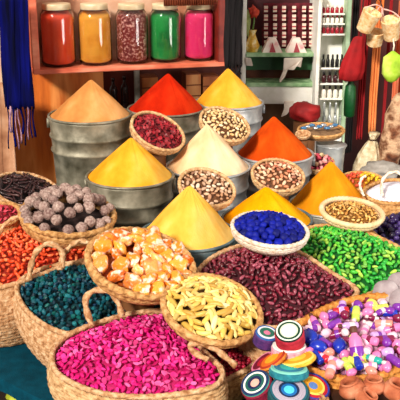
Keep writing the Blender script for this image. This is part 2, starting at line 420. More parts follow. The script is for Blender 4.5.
# ================================================================== buckets with spice heaps
GALV = M_noise('galvanised_metal', ['68645a','989486','c0bcae'], 14, .45, metal=.35, bump=.12, bscale=70, spec=.5)
GALVD = M_noise('dull_metal', ['55503f','807a68','a8a08c'], 14, .5, metal=.3, bump=.12, bscale=70)
BLUEM = M_noise('blue_grey_metal', ['34505c','58747e','8ea2a8'], 10, .4, metal=.3, bump=.1, bscale=70)
PALEM = M_noise('pale_metal', ['84888a','b0b2b2','d8d8d4'], 12, .4, metal=.35, bump=.1, bscale=70)
def bucket(cx, cy, w, apex, dist, metal, powder, blabel, plabel, apx=None, hk=1.0):
    c = D(cx, cy, dist); R = w/2/F*dist; zr = c.z; hgt = zr-TOPZ
    root = empty('metal_bucket', (c.x, c.y, TOPZ), blabel, 'bucket', 'metal buckets of ground spice')
    pr = [(R*.80,0),(R*.80,.004),(R*.805,.02)]
    zz = [hgt*.25, hgt-.17, hgt-.10]
    for z in zz:
        if z < .03: continue
        k = lambda q: R*(.80+.17*q/hgt)
        pr += [(k(z-.012),z-.012),(k(z)+.006,z-.006),(k(z)+.008,z),(k(z)+.006,z+.006),(k(z+.012),z+.012)]
    pr += [(R*.965,hgt-.03),(R*.97,hgt-.022)]
    pin = [(R*.93,hgt-.02),(R*.90,hgt-.10),(R*.88,hgt-.12)]
    off = Vector((c.x,c.y,TOPZ))
    v, f = lathe(pr+[(R*.97,hgt-.012)]+pin, 72)
    child('body', mesh_of('body', [Vector(p)+off for p in v], f, metal), root)
    ring = [(off+Vector((math.cos(a)*R*.975, math.sin(a)*R*.975, hgt-.008))) for a in np.linspace(0,2*PI,96,endpoint=False)]
    child('rolled_rim', mesh_of('rolled_rim', *tube(ring, .0065, closed=True, ns=8), metal), root)
    for s in (-1,1):   # ears for the handle
        p = off+Vector((s*R*.99, .0, hgt-.045)); 
        child('handle_ear', mesh_of('handle_ear', *boxv(p.x-.007,p.x+.007,p.y-.022,p.y+.022,p.z-.022,p.z+.022), metal), root)
    # powder
    ray_ap = ray(apx if apx else cx, apex); ap = CAM+ray_ap*(c.y/ray_ap.y); hh = (ap.z-zr)*hk*1.045+.004
    ax = ap.x-c.x; Rp = R*.955; V = []; rows = 26; seg = 120
    g = random.Random(int(cx*7)); o = Vector((g.uniform(0,50),)*3)
    for i in range(rows):
        s = i/rows; rr = Rp*(1-s)
        z = hh*(1-math.sqrt((1-s)**2*.985+.0018))/(1-math.sqrt(.0018))*1.0 if s > 0 else 0
        z = hh*(s**1.06)
        for j in range(seg):
            a = 2*PI*j/seg; d = Vector((math.cos(a), math.sin(a), 0))
            st = noise.noise(Vector((math.cos(a)*3.2, math.sin(a)*3.2, s*1.2))+o)*.010*min(1,s*6)*(1-s*.6)+noise.noise(Vector((math.cos(a)*14, math.sin(a)*14, s*3))+o)*.0025*(1-s*.3)
            bl = math.sin(PI*s)*.022*R/.19
            V.append(Vector((c.x+ax*s, c.y, zr-.012+z))+d*(rr+st+bl*.35)+Vector((0,0,bl*.0)))
    # rounded tip
    V2 = []
    V.append(Vector((c.x+ax, c.y, zr-.012+hh*.985)))
    b = len(V)-1; q = (rows-1)*seg
    Fc = grid_faces(rows, seg)+[(q+j, q+(j+1)%seg, b) for j in range(seg)]
    k0 = len(V); V += [Vector((c.x+math.cos(2*PI*j/seg)*R*.88, c.y+math.sin(2*PI*j/seg)*R*.88, zr-.07)) for j in range(seg)]
    Fc += [(j, k0+j, k0+(j+1)%seg, (j+1)%seg) for j in range(seg)]; Fc.append(tuple(k0+j for j in range(seg))[::-1])
    top('spice_heap', mesh_of('spice_heap', V, Fc, powder), plabel, 'spice')
    return c, R
def powder(name, a, b, c):
    return M_noise(name, [a, b, c], 9, .95, bump=.35, bscale=160, spec=.05, stretch=(1,1,.35), bdist=.004)
bucket(90,113,84,79,4.10, GALVD, powder('tan_powder','b47038','d08c4c','e4a468'), 'dull grey metal bucket at the back left under the shelf, holding tan spice', 'tall cone of tan ground spice in the back left bucket', apx=91)
bucket(166,107,78,73,4.60, GALVD, powder('red_powder','a01804','c02408','d03410'), 'grey metal bucket under the green and red jars, holding red spice', 'bright red cone of ground paprika in the bucket below the jars', apx=168)
bucket(229,101,70,68,4.90, PALEM, powder('gold_powder','d88c1c','eca430','f6b850'), 'grey metal bucket at the back below the black tassel, holding golden spice', 'golden yellow cone of ground spice at the back below the black tassel', apx=228)
bucket(275,152,78,116,4.45, PALEM, powder('rust_powder','a83408','cc480c','dc5c18'), 'pale ribbed metal bucket on the right, holding rust-orange spice', 'rust-orange cone of ground spice beside the white shop shelves', apx=274)
bucket(208,165,86,124,4.10, PALEM, powder('cream_powder','e4b07c','f4ca9c','fcdcb8'), 'pale metal bucket in the middle, holding cream-coloured spice', 'pale cream cone of ground spice in the middle of the stall', apx=207)
bucket(130,174,89,137,3.80, GALVD, powder('yellow_powder','e08c14','f4a82c','fcc054'), 'dull grey ribbed metal bucket left of the centre, holding yellow spice', 'yellow cone of ground spice in the left middle bucket, behind the resin basket', apx=131)
bucket(188,232,99,185,3.30, BLUEM, powder('pale_yellow_powder','f0a030','fcbc4c','fed074'), 'blue-grey ribbed metal bucket nearest the front, holding pale yellow spice', 'large pale yellow cone of ground spice nearest the front', apx=190)
bucket(267,217,92,186,3.55, BLUEM, powder('turmeric_powder','dc8800','f4a004','fcb018'), 'bluish metal bucket mostly hidden behind the bowl of blue pigment', 'vivid turmeric yellow cone of spice just behind the bowl of blue pigment', apx=266)
bucket(331,203,84,161,4.10, GALV, powder('mustard_powder','c4780c','e08c14','ee9c24'), 'metal bucket behind the bowl of golden grains, holding mustard yellow spice', 'mustard yellow cone of spice behind the shallow bowl of golden grains', apx=331)
# ================================================================== round bowls
def heap_in(name, b, inset, dome, sink, mat, label, cat):
    me, _ = heap(name, b['loop'], b['n'], b['c'], inset, dome, sink, mat, label, cat)
    return top(name, me, label, cat, kind='stuff')
def scat(b, inset, dome, sink, sp, seed=1, lift=0): return scatter(b['loop'], b['n'], b['c'], inset, dome, sink, sp, seed, lift=lift)
# maroon flakes
b = round_bowl(158,131,4.0,59,.58,26,'small straw bowl of dark red dried petals tucked between two buckets', depth=.6); stand(b)
m = M_piece('maroon_flakes', ['5c0610','8e0c1c','b01c2c','6c0814','c23a44'], .45)
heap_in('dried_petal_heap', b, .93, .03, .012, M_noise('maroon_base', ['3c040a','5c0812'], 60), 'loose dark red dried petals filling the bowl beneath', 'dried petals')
fill('dried_red_petal', scat(b,.93,.035,.008,.013,2), variants(petal,'dried_red_petal',m), .0115, .8, 'one dark red dried petal in the small straw bowl between two buckets', 'petal', 'dark red petals in the small bowl')
# nuts back
def nut_bowl(px,py,dist,w,ratio,ang,label,cols,plabel,grp,seed,size=.0122,m=STRAW,bm_='7a4c28'):
    b = round_bowl(px,py,dist,w,ratio,ang,label,m=m,depth=.62); stand(b)
    mm = M_piece('nutshell_%d'%seed, cols, .55)
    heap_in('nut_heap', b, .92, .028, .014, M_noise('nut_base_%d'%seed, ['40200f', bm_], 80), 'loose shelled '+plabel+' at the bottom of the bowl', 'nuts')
    fill('pistachio_nut', scat(b,.93,.032,.008,size*1.45,seed), variants(seedshape,'pistachio_nut',mm), size, .7, 'one '+plabel, 'nut', grp)
nut_bowl(225,124,4.25,54,.58,22,'small straw bowl of pistachios beside the golden spice at the back',['ecc890','dcb074','f8e0b8','b88c50','f0d09c'],'beige pistachio in the straw bowl beside the golden spice','pistachios in the back straw bowl',11)
nut_bowl(207,187,3.55,60,.62,16,'small straw bowl of brown mottled nuts in front of the cream spice',['dcb48c','a87454','f4dcc0','c49068','8c5c44','ecc8a4'],'mottled brown nut in the straw bowl before the cream spice','nuts in the middle straw bowl',12)
nut_bowl(278,175,3.95,55,.60,10,'small straw bowl of reddish nuts in front of the rust-orange spice',['c8744c','ecb88c','94442c','f8d8b4','bc6040','dca078'],'reddish brown nut in the straw bowl before the rust-orange spice','nuts in the right straw bowl',13)
# blue pigment bowl
b = round_bowl(270,229,3.05,80,.44,8,'whitewashed shallow bowl heaped with ultramarine blue pigment lumps', m=STRAWW, depth=.5, rim_r=.008)
m = M_piece('blue_pigment', ['010650','021084','0418a0','020a68'], .6, spec=.25)
heap_in('pigment_heap', b, .92, .02, .008, M_noise('blue_base', ['01044a','020a78'], 80), 'crumbled ultramarine pigment between the lumps in the white bowl', 'pigment')
fill('blue_pigment_lump', scat(b,.88,.035,.0,.020,4), variants(lambda s: lump(s,(1,.9,.8),.22,1.8),'blue_pigment_lump',m), .0165, .8, 'one ultramarine blue pigment lump in the whitewashed bowl', 'pigment', 'blue pigment lumps in the whitewashed bowl')
# golden grains
b = round_bowl(352,212,3.45,66,.43,9,'smooth cream wooden bowl of golden brown grains behind the green pile', m=M_noise('cream_wood',['d8ac78','ecc898','f4dab0'],14,.5), depth=.45, rim_r=.011, name='grain_bowl'); stand(b)
m = M_piece('golden_grain', ['b8782c','e0a850','8c5418','f0c878','c88c38'], .5)
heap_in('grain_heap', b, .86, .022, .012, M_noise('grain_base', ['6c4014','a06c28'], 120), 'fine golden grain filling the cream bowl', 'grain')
fill('golden_grain', scat(b,.84,.03,.006,.0125,5), variants(seedshape,'golden_grain',m), .0085, .8, 'one golden brown grain in the cream wooden bowl', 'grain', 'golden grains in the cream wooden bowl')
# dark sticks
b = round_bowl(27,190,3.70,70,.5,12,'straw bowl of dark brown dried pods and sticks at the left edge', depth=.6, m=STRAWP); stand(b)
m = M_piece('dark_pods', ['1c0a0c','34161a','4c2828','241012','6c4440'], .4)
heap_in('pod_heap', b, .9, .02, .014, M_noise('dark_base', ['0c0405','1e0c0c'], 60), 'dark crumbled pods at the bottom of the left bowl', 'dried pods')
fill('dark_pod', scat(b,.86,.03,.0,.020,6), variants(stick,'dark_pod',m), .034, .35, 'one dark brown dried pod in the straw bowl at the left edge', 'dried pod', 'dark dried pods in the left bowl')
# galls
b = round_bowl(68,214,3.32,98,.45,2,'wide straw bowl piled with grey-brown oak galls on the left', m=STRAWB, depth=.6, rim_r=.012); stand(b)
m = M_noise('gall_skin', ['80605a','a88c82','d0b8ac'], 2.2, .8, bump=.3, bscale=7, spec=.15, bdist=.12)
m2 = M_noise('gall_skin_dark', ['6c4c48','947870','bca298'], 2.2, .8, bump=.3, bscale=7, spec=.15, bdist=.12)
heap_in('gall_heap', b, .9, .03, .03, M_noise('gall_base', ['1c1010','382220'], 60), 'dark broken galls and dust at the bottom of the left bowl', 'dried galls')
gv = [mesh_of('oak_gall', *gall(i), (m if i % 3 else m2)) for i in range(8)]
fill('oak_gall', scat(b,.95,.085,-.006,.037,21), gv, .0215, 3, 'one round grey-brown oak gall piled in the wide straw bowl', 'dried gall', 'oak galls in the wide straw bowl', jit=.14)
# resin
b = round_bowl(141,262,2.88,114,.60,13,'braided straw bowl of large orange resin chunks in the middle front', m=STRAWB, depth=.5, rim_r=.013, rows=9); stand(b)
m = M_piece('amber_resin', ['e06a08','f08818','f8a83c','e06008','f8bc6c','ee8010'], .3, mottle='fbe0cc', mscale=1.3, sss=.3)
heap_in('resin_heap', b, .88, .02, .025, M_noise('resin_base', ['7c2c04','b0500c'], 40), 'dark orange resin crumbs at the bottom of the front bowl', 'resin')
fill('resin_chunk', scat(b,.86,.018,-.003,.040,31), variants(lambda s: lump(s,(1,.85,.6),.2,1.8,ICO3),'resin_chunk',m,8), .034, 1.2, 'one rough orange resin chunk in the braided straw bowl', 'resin', 'orange resin chunks in the braided bowl', jit=.25)
# pods
b = round_bowl(212,308,2.74,106,.64,16,'round straw bowl heaped with yellow dried pods in front', m=STRAWB, depth=.42, rim_r=.011, rows=9); POD = b
m = M_piece('yellow_pod', ['d0a040','ecc868','f8e090','b88830','e8c058','fceca8'], .45)
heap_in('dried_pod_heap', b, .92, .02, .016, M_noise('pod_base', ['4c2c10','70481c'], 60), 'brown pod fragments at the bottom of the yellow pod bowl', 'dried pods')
fill('yellow_pod', scat(b,.90,.045,-.004,.0170,41), variants(pod,'yellow_pod',m,8), .0265, .4, 'one yellow dried pod in the round straw bowl in front', 'dried pod', 'yellow dried pods in the round bowl')
# ================================================================== straw bags
def bag_fill(bag, inset, dome, sink, base_cols, hname, hlabel, hcat):
    me, _ = heap(hname, bag['loop'], bag['n'], bag['c'], inset, dome, sink, M_noise(hname+'_base', base_cols, 60), '', '')
    return top(hname, me, hlabel, hcat, kind='stuff')
def bag_scat(bag, inset, dome, sink, sp, seed): return scatter(bag['loop'], bag['n'], bag['c'], inset, dome, sink, sp, seed, tries=9000)
# rose petals
B = mesh_bag('straw_bag', [(52,356),(56,345),(72,333),(100,322),(135,313),(165,312),(188,330),(205,352),(222,370),(215,386),(180,394),(140,397),(100,393),(70,382),(55,370)], (140,352), 2.70, 12, TOPZ, 'large straw bag full of magenta rose buds at the bottom of the picture', m=STRAW, rim_m=STRAWP)
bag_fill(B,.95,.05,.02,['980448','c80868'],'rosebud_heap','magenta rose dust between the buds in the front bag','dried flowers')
m = M_piece('rose_bud', ['a8044c','e00c7c','f03c9c','b8065c','f870b4','c80868','d80a74'], .6, spec=.3)
fill('rose_bud', bag_scat(B,.95,.055,.010,.0128,51), variants(petal,'rose_petal',m,4)+variants(bud,'rose_bud',m,4), .0120, .7, 'one magenta dried rose bud in the large front straw bag', 'dried flower', 'magenta rose buds in the front straw bag')
handle(B, [(92,326),(86,308),(87,296),(97,290),(110,292),(118,302),(122,316)], 2.78, r=.010)
handle(B, [(208,360),(194,352),(190,346),(196,343),(210,346),(222,354),(236,366)], 2.62, r=.0095)
# red berries bag right of it
B = mesh_bag('straw_bag', [(206,362),(200,345),(215,330),(240,326),(258,336),(262,350),(252,366),(232,377),(218,384),(210,376)], (230,355), 2.82, 8, TOPZ, 'straw bag of dark red berries below the bowl of yellow pods', m=STRAWB, rim_m=STRAWP, taper=.8)
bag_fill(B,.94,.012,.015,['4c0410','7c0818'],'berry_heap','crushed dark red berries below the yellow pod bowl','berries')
m = M_piece('red_berry', ['8c0620','b80c30','d42c50','6c0418','a00828'], .4)
fill('red_berry', bag_scat(B,.93,.014,.008,.011,52), variants(lambda s: lump(s,(1,.9,.85),.12),'red_berry',m), .0072, 1, 'one dark red berry in the bag below the yellow pod bowl', 'berry', 'dark red berries in the bag')
# teal crystals
B = mesh_bag('straw_bag', [(17,292),(22,279),(45,268),(75,263),(105,266),(130,272),(160,282),(175,298),(165,312),(135,320),(100,330),(72,334),(48,327),(27,311)], (88,298), 2.98, 12, TOPZ, 'straw bag of dark teal crystals left of the front bowls', m=STRAWP, rim_m=STRAWP)
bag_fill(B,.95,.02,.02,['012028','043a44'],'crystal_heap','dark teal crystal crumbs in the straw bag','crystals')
m = M_piece('teal_crystal', ['012030','023c50','065864','011c2c','08605c','03284c','1c7880'], .5, spec=.3)
fill('teal_crystal', bag_scat(B,.95,.03,.010,.0150,53), variants(crystal,'teal_crystal',m,8,smooth=False), .0125, 3, 'one dark teal crystal in the straw bag', 'crystal', 'dark teal crystals in the straw bag')
handle(B, [(60,270),(63,256),(70,247),(80,241),(92,244)], 3.08, r=.009)
# orange chips
B = mesh_bag('straw_bag', [(-45,262),(-30,245),(0,230),(28,222),(60,224),(90,236),(108,248),(100,256),(70,264),(45,273),(15,284),(-12,288),(-38,280)], (35,255), 3.22, 10, TOPZ, 'wide straw bag of orange-red peppers at the left edge', m=STRAWP, taper=.8)
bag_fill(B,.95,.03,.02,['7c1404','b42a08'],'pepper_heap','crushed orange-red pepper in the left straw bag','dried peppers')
m = M_piece('orange_chip', ['e03c10','fa5c24','ff8850','cc2c0c','fa7038'], .45)
fill('dried_pepper', bag_scat(B,.96,.04,.012,.0175,54), variants(chip,'dried_pepper',m,8), .0145, .8, 'one orange-red dried pepper curl in the left straw bag', 'dried pepper', 'orange-red pepper curls in the left bag')
handle(B, [(29,280),(32,262),(38,250),(48,244),(58,247),(63,256),(62,268)], 3.05, r=.010)
# small red bag behind at the left edge
B = mesh_bag('straw_bag', [(-20,214),(-5,205),(12,204),(20,212),(14,222),(-5,226)], (2,214), 3.45, 10, TOPZ, 'small straw bag of crimson flakes at the far left edge', m=STRAWB, taper=.85, N=90, nw=26)
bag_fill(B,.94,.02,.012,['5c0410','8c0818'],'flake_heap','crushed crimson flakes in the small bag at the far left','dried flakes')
m = M_piece('crimson_flake', ['a00c24','c81c38','e04860','7c0818'], .5)
fill('crimson_flake', bag_scat(B,.93,.022,.006,.014,55), variants(petal,'crimson_flake',m,4), .010, .8, 'one crimson flake in the small bag at the far left edge', 'dried flake', 'crimson flakes in the small left bag')
handle(B, [(-4,240),(4,226),(12,219),(20,217),(26,222)], 3.28, r=.008)
# dark maroon beans
B = mesh_bag('straw_bag', [(197,274),(213,257),(240,246),(270,244),(302,254),(330,272),(356,289),(350,300),(325,312),(300,321),(272,328),(245,318),(225,300),(205,290)], (278,288), 2.95, 10, TOPZ, 'straw bag heaped with dark maroon hibiscus buds in the centre front', m=STRAWP, rim_m=STRAWP, taper=.7)
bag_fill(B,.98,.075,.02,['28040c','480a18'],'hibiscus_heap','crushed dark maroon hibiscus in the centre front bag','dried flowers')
m = M_piece('hibiscus_bud', ['3c0410','6c0c24','8c2038','500818','a84c60','5c0a1c'], .35, spec=.6)
fill('hibiscus_bud', bag_scat(B,.985,.08,.010,.0150,56), variants(bud,'hibiscus_bud',m,6), .0125, .9, 'one dark maroon dried hibiscus bud in the centre front bag', 'dried flower', 'dark maroon hibiscus buds in the centre bag')
# green
B = mesh_bag('straw_bag', [(291,244),(300,232),(320,226),(350,227),(375,236),(400,248),(425,262),(420,276),(395,284),(370,294),(350,303),(335,296),(315,276),(300,260)], (352,262), 3.20, 10, TOPZ, 'straw bag heaped with bright green dried buds on the right', m=STRAWB, rim_m=STRAWB, taper=.7)
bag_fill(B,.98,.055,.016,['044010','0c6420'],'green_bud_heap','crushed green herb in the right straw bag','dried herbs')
m = M_piece('green_bud', ['0a7c1c','26a82c','64cc38','088024','b4dc50','149430','3cb83c'], .4)
fill('green_bud', bag_scat(B,.985,.06,.006,.0160,57), variants(bud,'green_bud',m,6), .0135, .9, 'one bright green dried bud in the right straw bag', 'dried herb', 'bright green buds in the right bag')
# purple
B = mesh_bag('straw_bag', [(368,226),(380,217),(400,212),(430,214),(445,230),(435,246),(408,250),(385,242)], (400,232), 3.62, 10, TOPZ, 'straw bag of dark purple berries at the right edge', m=STRAWB, taper=.8, N=110, nw=30)
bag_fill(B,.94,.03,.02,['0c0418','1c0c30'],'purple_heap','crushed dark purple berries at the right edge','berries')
m = M_piece('purple_berry', ['14082c','28144c','3c2468','180a30','503c80'], .3)
fill('purple_berry', bag_scat(B,.92,.04,.006,.024,58), variants(lambda s: lump(s,(1,.92,.9),.1),'purple_berry',m), .0145, 2, 'one dark purple berry in the bag at the right edge', 'berry', 'dark purple berries at the right edge')
# ================================================================== bag of mixed bottles
B = mesh_bag('wicker_basket', [(283,346),(292,332),(308,319),(331,307),(358,299),(386,297),(415,305),(428,325),(424,350),(400,367),(370,378),(340,379),(312,371),(293,360)], (355,334), 2.72, 12, TOPZ, 'round orange wicker basket of little coloured bottles at the lower right', m=WICKO, rim_m=WICKO, rim_r=.014, taper=.72, cat='basket', rows=10, nw=30)
me, _ = heap('wrapping_heap', B['loop'], B['n'], B['c'], .97, .05, .03, M_noise('mixed_base', ['6c1c30','a06080','e0a8c0'], 30), '', '')
top('paper_scraps', me, 'crumpled pink paper scraps under the little bottles', 'paper', kind='stuff')
BK = B
DARKC = M_plain('brown_cork', '5c2c1c', .6)
def bcol(name, c, rough=.25): return M_noise(name, [c, c], 20, rough, bump=.05, spec=.6)
PAL = {'pink': 'e87cb4', 'pale pink': 'f4c4d8', 'white': 'e4ccd0', 'blue': '0c2cac', 'violet': '7c2ca0', 'lilac': 'c8a0dc', 'yellow': 'e4dc60', 'teal': '1ca89c', 'red': 'c41c30', 'maroon': '7c1440', 'salmon': 'f09080', 'lime': 'bcd454'}
BM = {k: bcol('bottle_'+k.replace(' ','_'), v) for k, v in PAL.items()}
def bottle_meshes(col):
    body = mesh_of('bottle_body', *lathe([(.26,-.9),(.32,-.86),(.34,-.5),(.34,.25),(.30,.42),(.17,.56),(.15,.66),(.15,.70)], 20), BM[col])
    cap = mesh_of('cap', *lathe([(.19,.66),(.20,.70),(.20,.94),(.16,1.0)], 16), DARKC if col in ('pink','blue','lilac') else BM['white'])
    band = mesh_of('paper_band', *lathe([(.347,-.55),(.352,-.5),(.352,-.1),(.347,-.05)], 20), BM['violet'] if col in ('pink','white','pale pink') else BM['yellow'] if col=='blue' else BM['white'])
    return body, cap, band
def roll_meshes(col):
    V, Fc = lathe([(.30,-.8),(.38,-.74),(.40,-.6),(.40,.6),(.38,.74),(.30,.8)], 20)
    body = mesh_of('roll_body', V, Fc, BM[col]); band = mesh_of('paper_band', *lathe([(.405,-.2),(.412,-.17),(.412,.17),(.405,.2)], 20), BM[{'pink':'maroon','pale pink':'pink','white':'pink','blue':'blue','violet':'violet','lilac':'violet','yellow':'lime','teal':'teal','red':'pale pink','maroon':'violet','salmon':'pale pink','lime':'yellow'}[col]])
    return body, band
def lumpy(col, s): return mesh_of('soap_lump', *lump(s, (1,.75,.7), .12, 1.2), BM[col])
MBOT = {c: bottle_meshes(c) for c in PAL}; MROL = {c: roll_meshes(c) for c in PAL}; MLMP = {c: [lumpy(c, i) for i in range(3)] for c in PAL}
def put(px, py, kind, col, size, ang, pitch=.15, lift=.0, label=None, group=None, dist=None):
    """lay a little bottle, roll or lump on the heap; ang = turn of its long axis in the heap plane"""
    P0 = B['c']+B['n']*(lift+.012); w = onplane(px, py, P0, B['n'])
    a = math.radians(ang); d = (Vector((math.cos(a), math.sin(a), 0))); d = (d-B['n']*d.dot(B['n'])).normalized(); d = (d*math.cos(pitch)+B['n']*math.sin(pitch)).normalized()
    q = d.to_track_quat('Z','Y')
    names = {'bottle': 'little_bottle', 'roll': 'wrapped_soap_roll', 'lump': 'soap_lump'}
    if kind == 'lump':
        o = bpy.data.objects.new(names[kind], random.choice(MLMP[col])); COL.objects.link(o)
    else:
        o = bpy.data.objects.new(names[kind], None); COL.objects.link(o); o.empty_display_size = .02
        for nm, me in zip(('bottle_body','cap','paper_band') if kind == 'bottle' else ('roll_body','paper_band'), (MBOT if kind == 'bottle' else MROL)[col]):
            ch = bpy.data.objects.new(nm, me); COL.objects.link(ch); ch.parent = o
    o.location = w; o.rotation_mode = 'QUATERNION'; o.rotation_quaternion = q; o.scale = (size,)*3
    kk = {'bottle': 'little %s bottle', 'roll': '%s paper-banded soap roll', 'lump': '%s soap lump'}[kind] % col
    tag(o, label or ('one '+kk+' lying in the orange wicker basket'), 'bottle' if kind == 'bottle' else 'soap', group or (kk+'s in the wicker basket'))
    return w
taken = []
SP = [(356,346,'bottle','pink',.060,98,.75,.045,'tall pink bottle with brown cork lying on top of the wicker basket heap'),
 (358,363,'roll','blue',.030,-85,.1,.03,'dark blue soap roll just below the tall pink bottle'),
 (311,338,'lump','blue',.036,10,.1,.02,'big blue soap lump nearest the left rim of the wicker basket'),
 (318,347,'lump','blue',.030,60,.1,.026,'small blue soap lump below the biggest blue lump'),
 (340,346,'lump','blue',.032,-10,.1,.026,'blue soap lump left of the tall pink bottle'),
 (334,324,'roll','violet',.030,25,.2,.022,'violet soap roll behind the blue lumps'),
 (341,311,'roll','red',.032,0,.15,.02,'bright red soap roll near the back rim of the wicker basket'),
 (322,357,'roll','red',.030,-45,.1,.022,'red soap roll at the front rim beside the trinkets'),
 (336,362,'roll','pale pink',.032,-50,.15,.026,'pale pink soap roll at the front rim'),
 (347,364,'roll','lime',.030,-80,.1,.026,'lime soap roll standing against the front rim'),
 (376,360,'bottle','teal',.034,-40,.15,.03,'little teal bottle near the front rim of the basket'),
 (356,314,'roll','lime',.034,80,.2,.022,'long lime soap roll behind the tall pink bottle'),
 (370,340,'roll','pink',.034,-40,.2,.03,'pink soap roll just right of the tall pink bottle'),
 (345,332,'lump','white',.018,0,0,.035,'round white soap lump in the middle of the basket'),
 (384,324,'roll','salmon',.034,-20,.2,.03,'salmon soap roll on the right of the heap'),
 (385,340,'roll','maroon',.036,0,.1,.022,'long maroon soap roll on the right of the heap'),
 (372,305,'lump','yellow',.026,20,0,.02,'big yellow soap lump at the back rim'),
 (381,308,'roll','yellow',.030,10,.1,.02,'yellow soap roll at the back right rim'),
 (390,313,'roll','blue',.030,-10,.1,.012,'dark blue soap roll at the back right rim'),
 (370,366,'roll','white',.026,0,.1,.024,'white soap roll lying along the front rim')]
for px,py,k,c,s,a,pt,lf,lab in SP:
    w = put(px,py,k,c,s,a,pt,lf,lab,'singled out pieces in the wicker basket'); taken.append((w, s*.62))
r = random.Random(5)
for w, nn, s in scatter(B['loop'], B['n'], B['c'], .90, .0, 0, .033, 61, tries=5000):
    if any((w-t).length < d+.016 for t, d in taken): continue
    dd = (w-CAM); py = 200-F*dd.dot(UP)/dd.dot(FWD); px = 200+F*dd.dot(RIGHT)/dd.dot(FWD)
    k = r.choice(['bottle','roll','lump','roll','lump']); c = r.choice(['pink','pale pink','pale pink','white','lilac','violet','lilac','pink','salmon','yellow','maroon','pink','violet','blue'])
    put(px,py,k,c,r.uniform(.028,.036) if k!='lump' else .021, r.uniform(0,360), r.uniform(0,.4), .012+.012*r.random())
# fine filler: second layer
for i,(w, nn, s) in enumerate(scatter(B['loop'], B['n'], B['c'], .92, .0, 0, .030, 62, tries=3000)):
    dd = (w-CAM); py = 200-F*dd.dot(UP)/dd.dot(FWD); px = 200+F*dd.dot(RIGHT)/dd.dot(FWD)
    put(px,py,'lump',r.choice(['pink','white','pale pink','lilac','maroon']),.018,r.uniform(0,360),0,-.012)
# ================================================================== woven lidded boxes
def coil_profile(R, h):
    pr = [(R*.86,0),(R*.93,.004)]
    n = 4
    for i in range(n):
        z = .006+(h-.012)*i/n; dz = (h-.012)/n
        pr += [(R*.965,z),(R*1.0,z+dz*.3),(R*1.0,z+dz*.7)]
    return pr+[(R*.96,h-.006),(R*.93,h-.002)]
def coil_lid(R, h):
    pr = [(R*.93,h-.002)]
    n = 7
    for i in range(n):
        a = R*.93*(1-i/n); w = R*.93/n; d = .012*R*i/n
        pr += [(a-w*.25,h+.0025+d),(a-w*.6,h+.003+d),(a-w*.95,h+.0005+d)]
    pr.append((0, h+.01*R)); return pr
def trinket(px, py, dist, wpx, ratio, ang, h, rings, side, label, name='woven_box'):
    R = wpx/2/F*dist; n = norm_from(px, py, ratio, ang); c = D(px, py, dist)-n*h
    root = empty(name, c, label, 'box', 'woven lidded boxes by the wicker basket', rot=n.to_track_quat('Z','Y'))
    v, f = lathe(coil_profile(R, h), 48, wob=lambda a, i: .012*math.sin(24*a+i*PI))
    sm = M_noise('raffia_side_%d_%d'%(px,py), side, 60, .8, bump=.3)
    o = link('box_side', mesh_of('box_side', v, f, sm), root)
    v, f = lathe(coil_lid(R, h), 48)
    f = [g for g in f if len(g) <= 4]
    o = link('lid', mesh_of('lid', v, f, M_rings('raffia_rings_%d_%d'%(px,py), rings, R, side)), root)
W='f2ece2'; NV='16204c'; GR='0c6c4c'; RD='b81830'; YL='e8a020'; TQ='1c9ca8'; PU='5c2460'; PK='e07c9c'; BK_='1a1a1c'; SB='3c8cd0'; GY='b0a4b4'
trinket(289,331,2.56,30,.78,-8,.055,[(0,W),(.50,'cfd8c0'),(.60,'14402c'),(.75,'dfe8d8'),(.86,BK_)],['981028','c02840'],'round woven box with white centred lid and red side on top of the pile')
trinket(267,333,2.64,25,.60,14,.045,[(0,PK),(.28,'2c6c58'),(.6,'e0e4ec'),(.78,'2c5ca0')],['2c1c58','5c2c70'],'purple sided woven box with blue and white lid behind the white centred box')
trinket(289,345,2.60,36,.42,0,.030,[(0,RD),(.4,PK),(.7,W)],['c87c94','e8b4c0'],'pink and white striped woven box directly under the white centred box')
trinket(262,362,2.60,30,.34,-42,.016,[(0,RD),(.4,'701028'),(.75,PK)],['8c1430','b02840'],'thin dark red woven disc leaning at the left of the pile')
trinket(272,359,2.56,32,.34,-34,.014,[(0,YL),(.5,'d8641c'),(.8,'a83018')],['c86420','e09030'],'thin orange woven disc leaning beside the dark red disc')
trinket(297,358,2.55,38,.34,-14,.016,[(0,'f0cc40'),(.5,YL),(.8,'f0d868')],['d8a020','f0c848'],'thin golden yellow woven disc above the teal box')
trinket(289,368,2.50,40,.32,2,.026,[(0,'38b0a8'),(.45,'2c7c9c'),(.75,'7cc8b8')],['0c5c74','28909c'],'flat teal woven box in the middle of the pile')
trinket(255,383,2.50,34,.72,-38,.040,[(0,'f0b0a0'),(.28,NV),(.45,'1c5c54'),(.62,W),(.74,'18305c'),(.9,'308c7c')],['701030','a81c3c'],'woven box with pink centred blue and green lid at the lower left of the pile')
trinket(289,390,2.46,42,.74,8,.040,[(0,'58d0e8'),(.25,'1868b0'),(.38,'1c2c50'),(.5,GY),(.8,'185c6c'),(.9,'0c3c4c')],['0c3c44','1c5c5c'],'woven box with bright blue centred grey lid at the bottom edge')
trinket(313,386,2.50,38,.70,24,.035,[(0,'5c80c0'),(.25,YL),(.5,'f0d060'),(.64,RD),(.8,'2c3c9c'),(.9,PU)],['2c2c70','6c1c50'],'woven box with yellow and red ringed lid at the lower right of the pile')
# stand below the pile
V, Fc = lathe([(.11,TOPZ),(.11,.59),(.10,.60)], 24)
c = D(283,392,2.62)
top('wooden_stand', mesh_of('wooden_stand', [(x+c.x,y+c.y,z) for x,y,z in V], Fc, WOOD), 'low round wooden stand beneath the pile of woven boxes', 'stand')
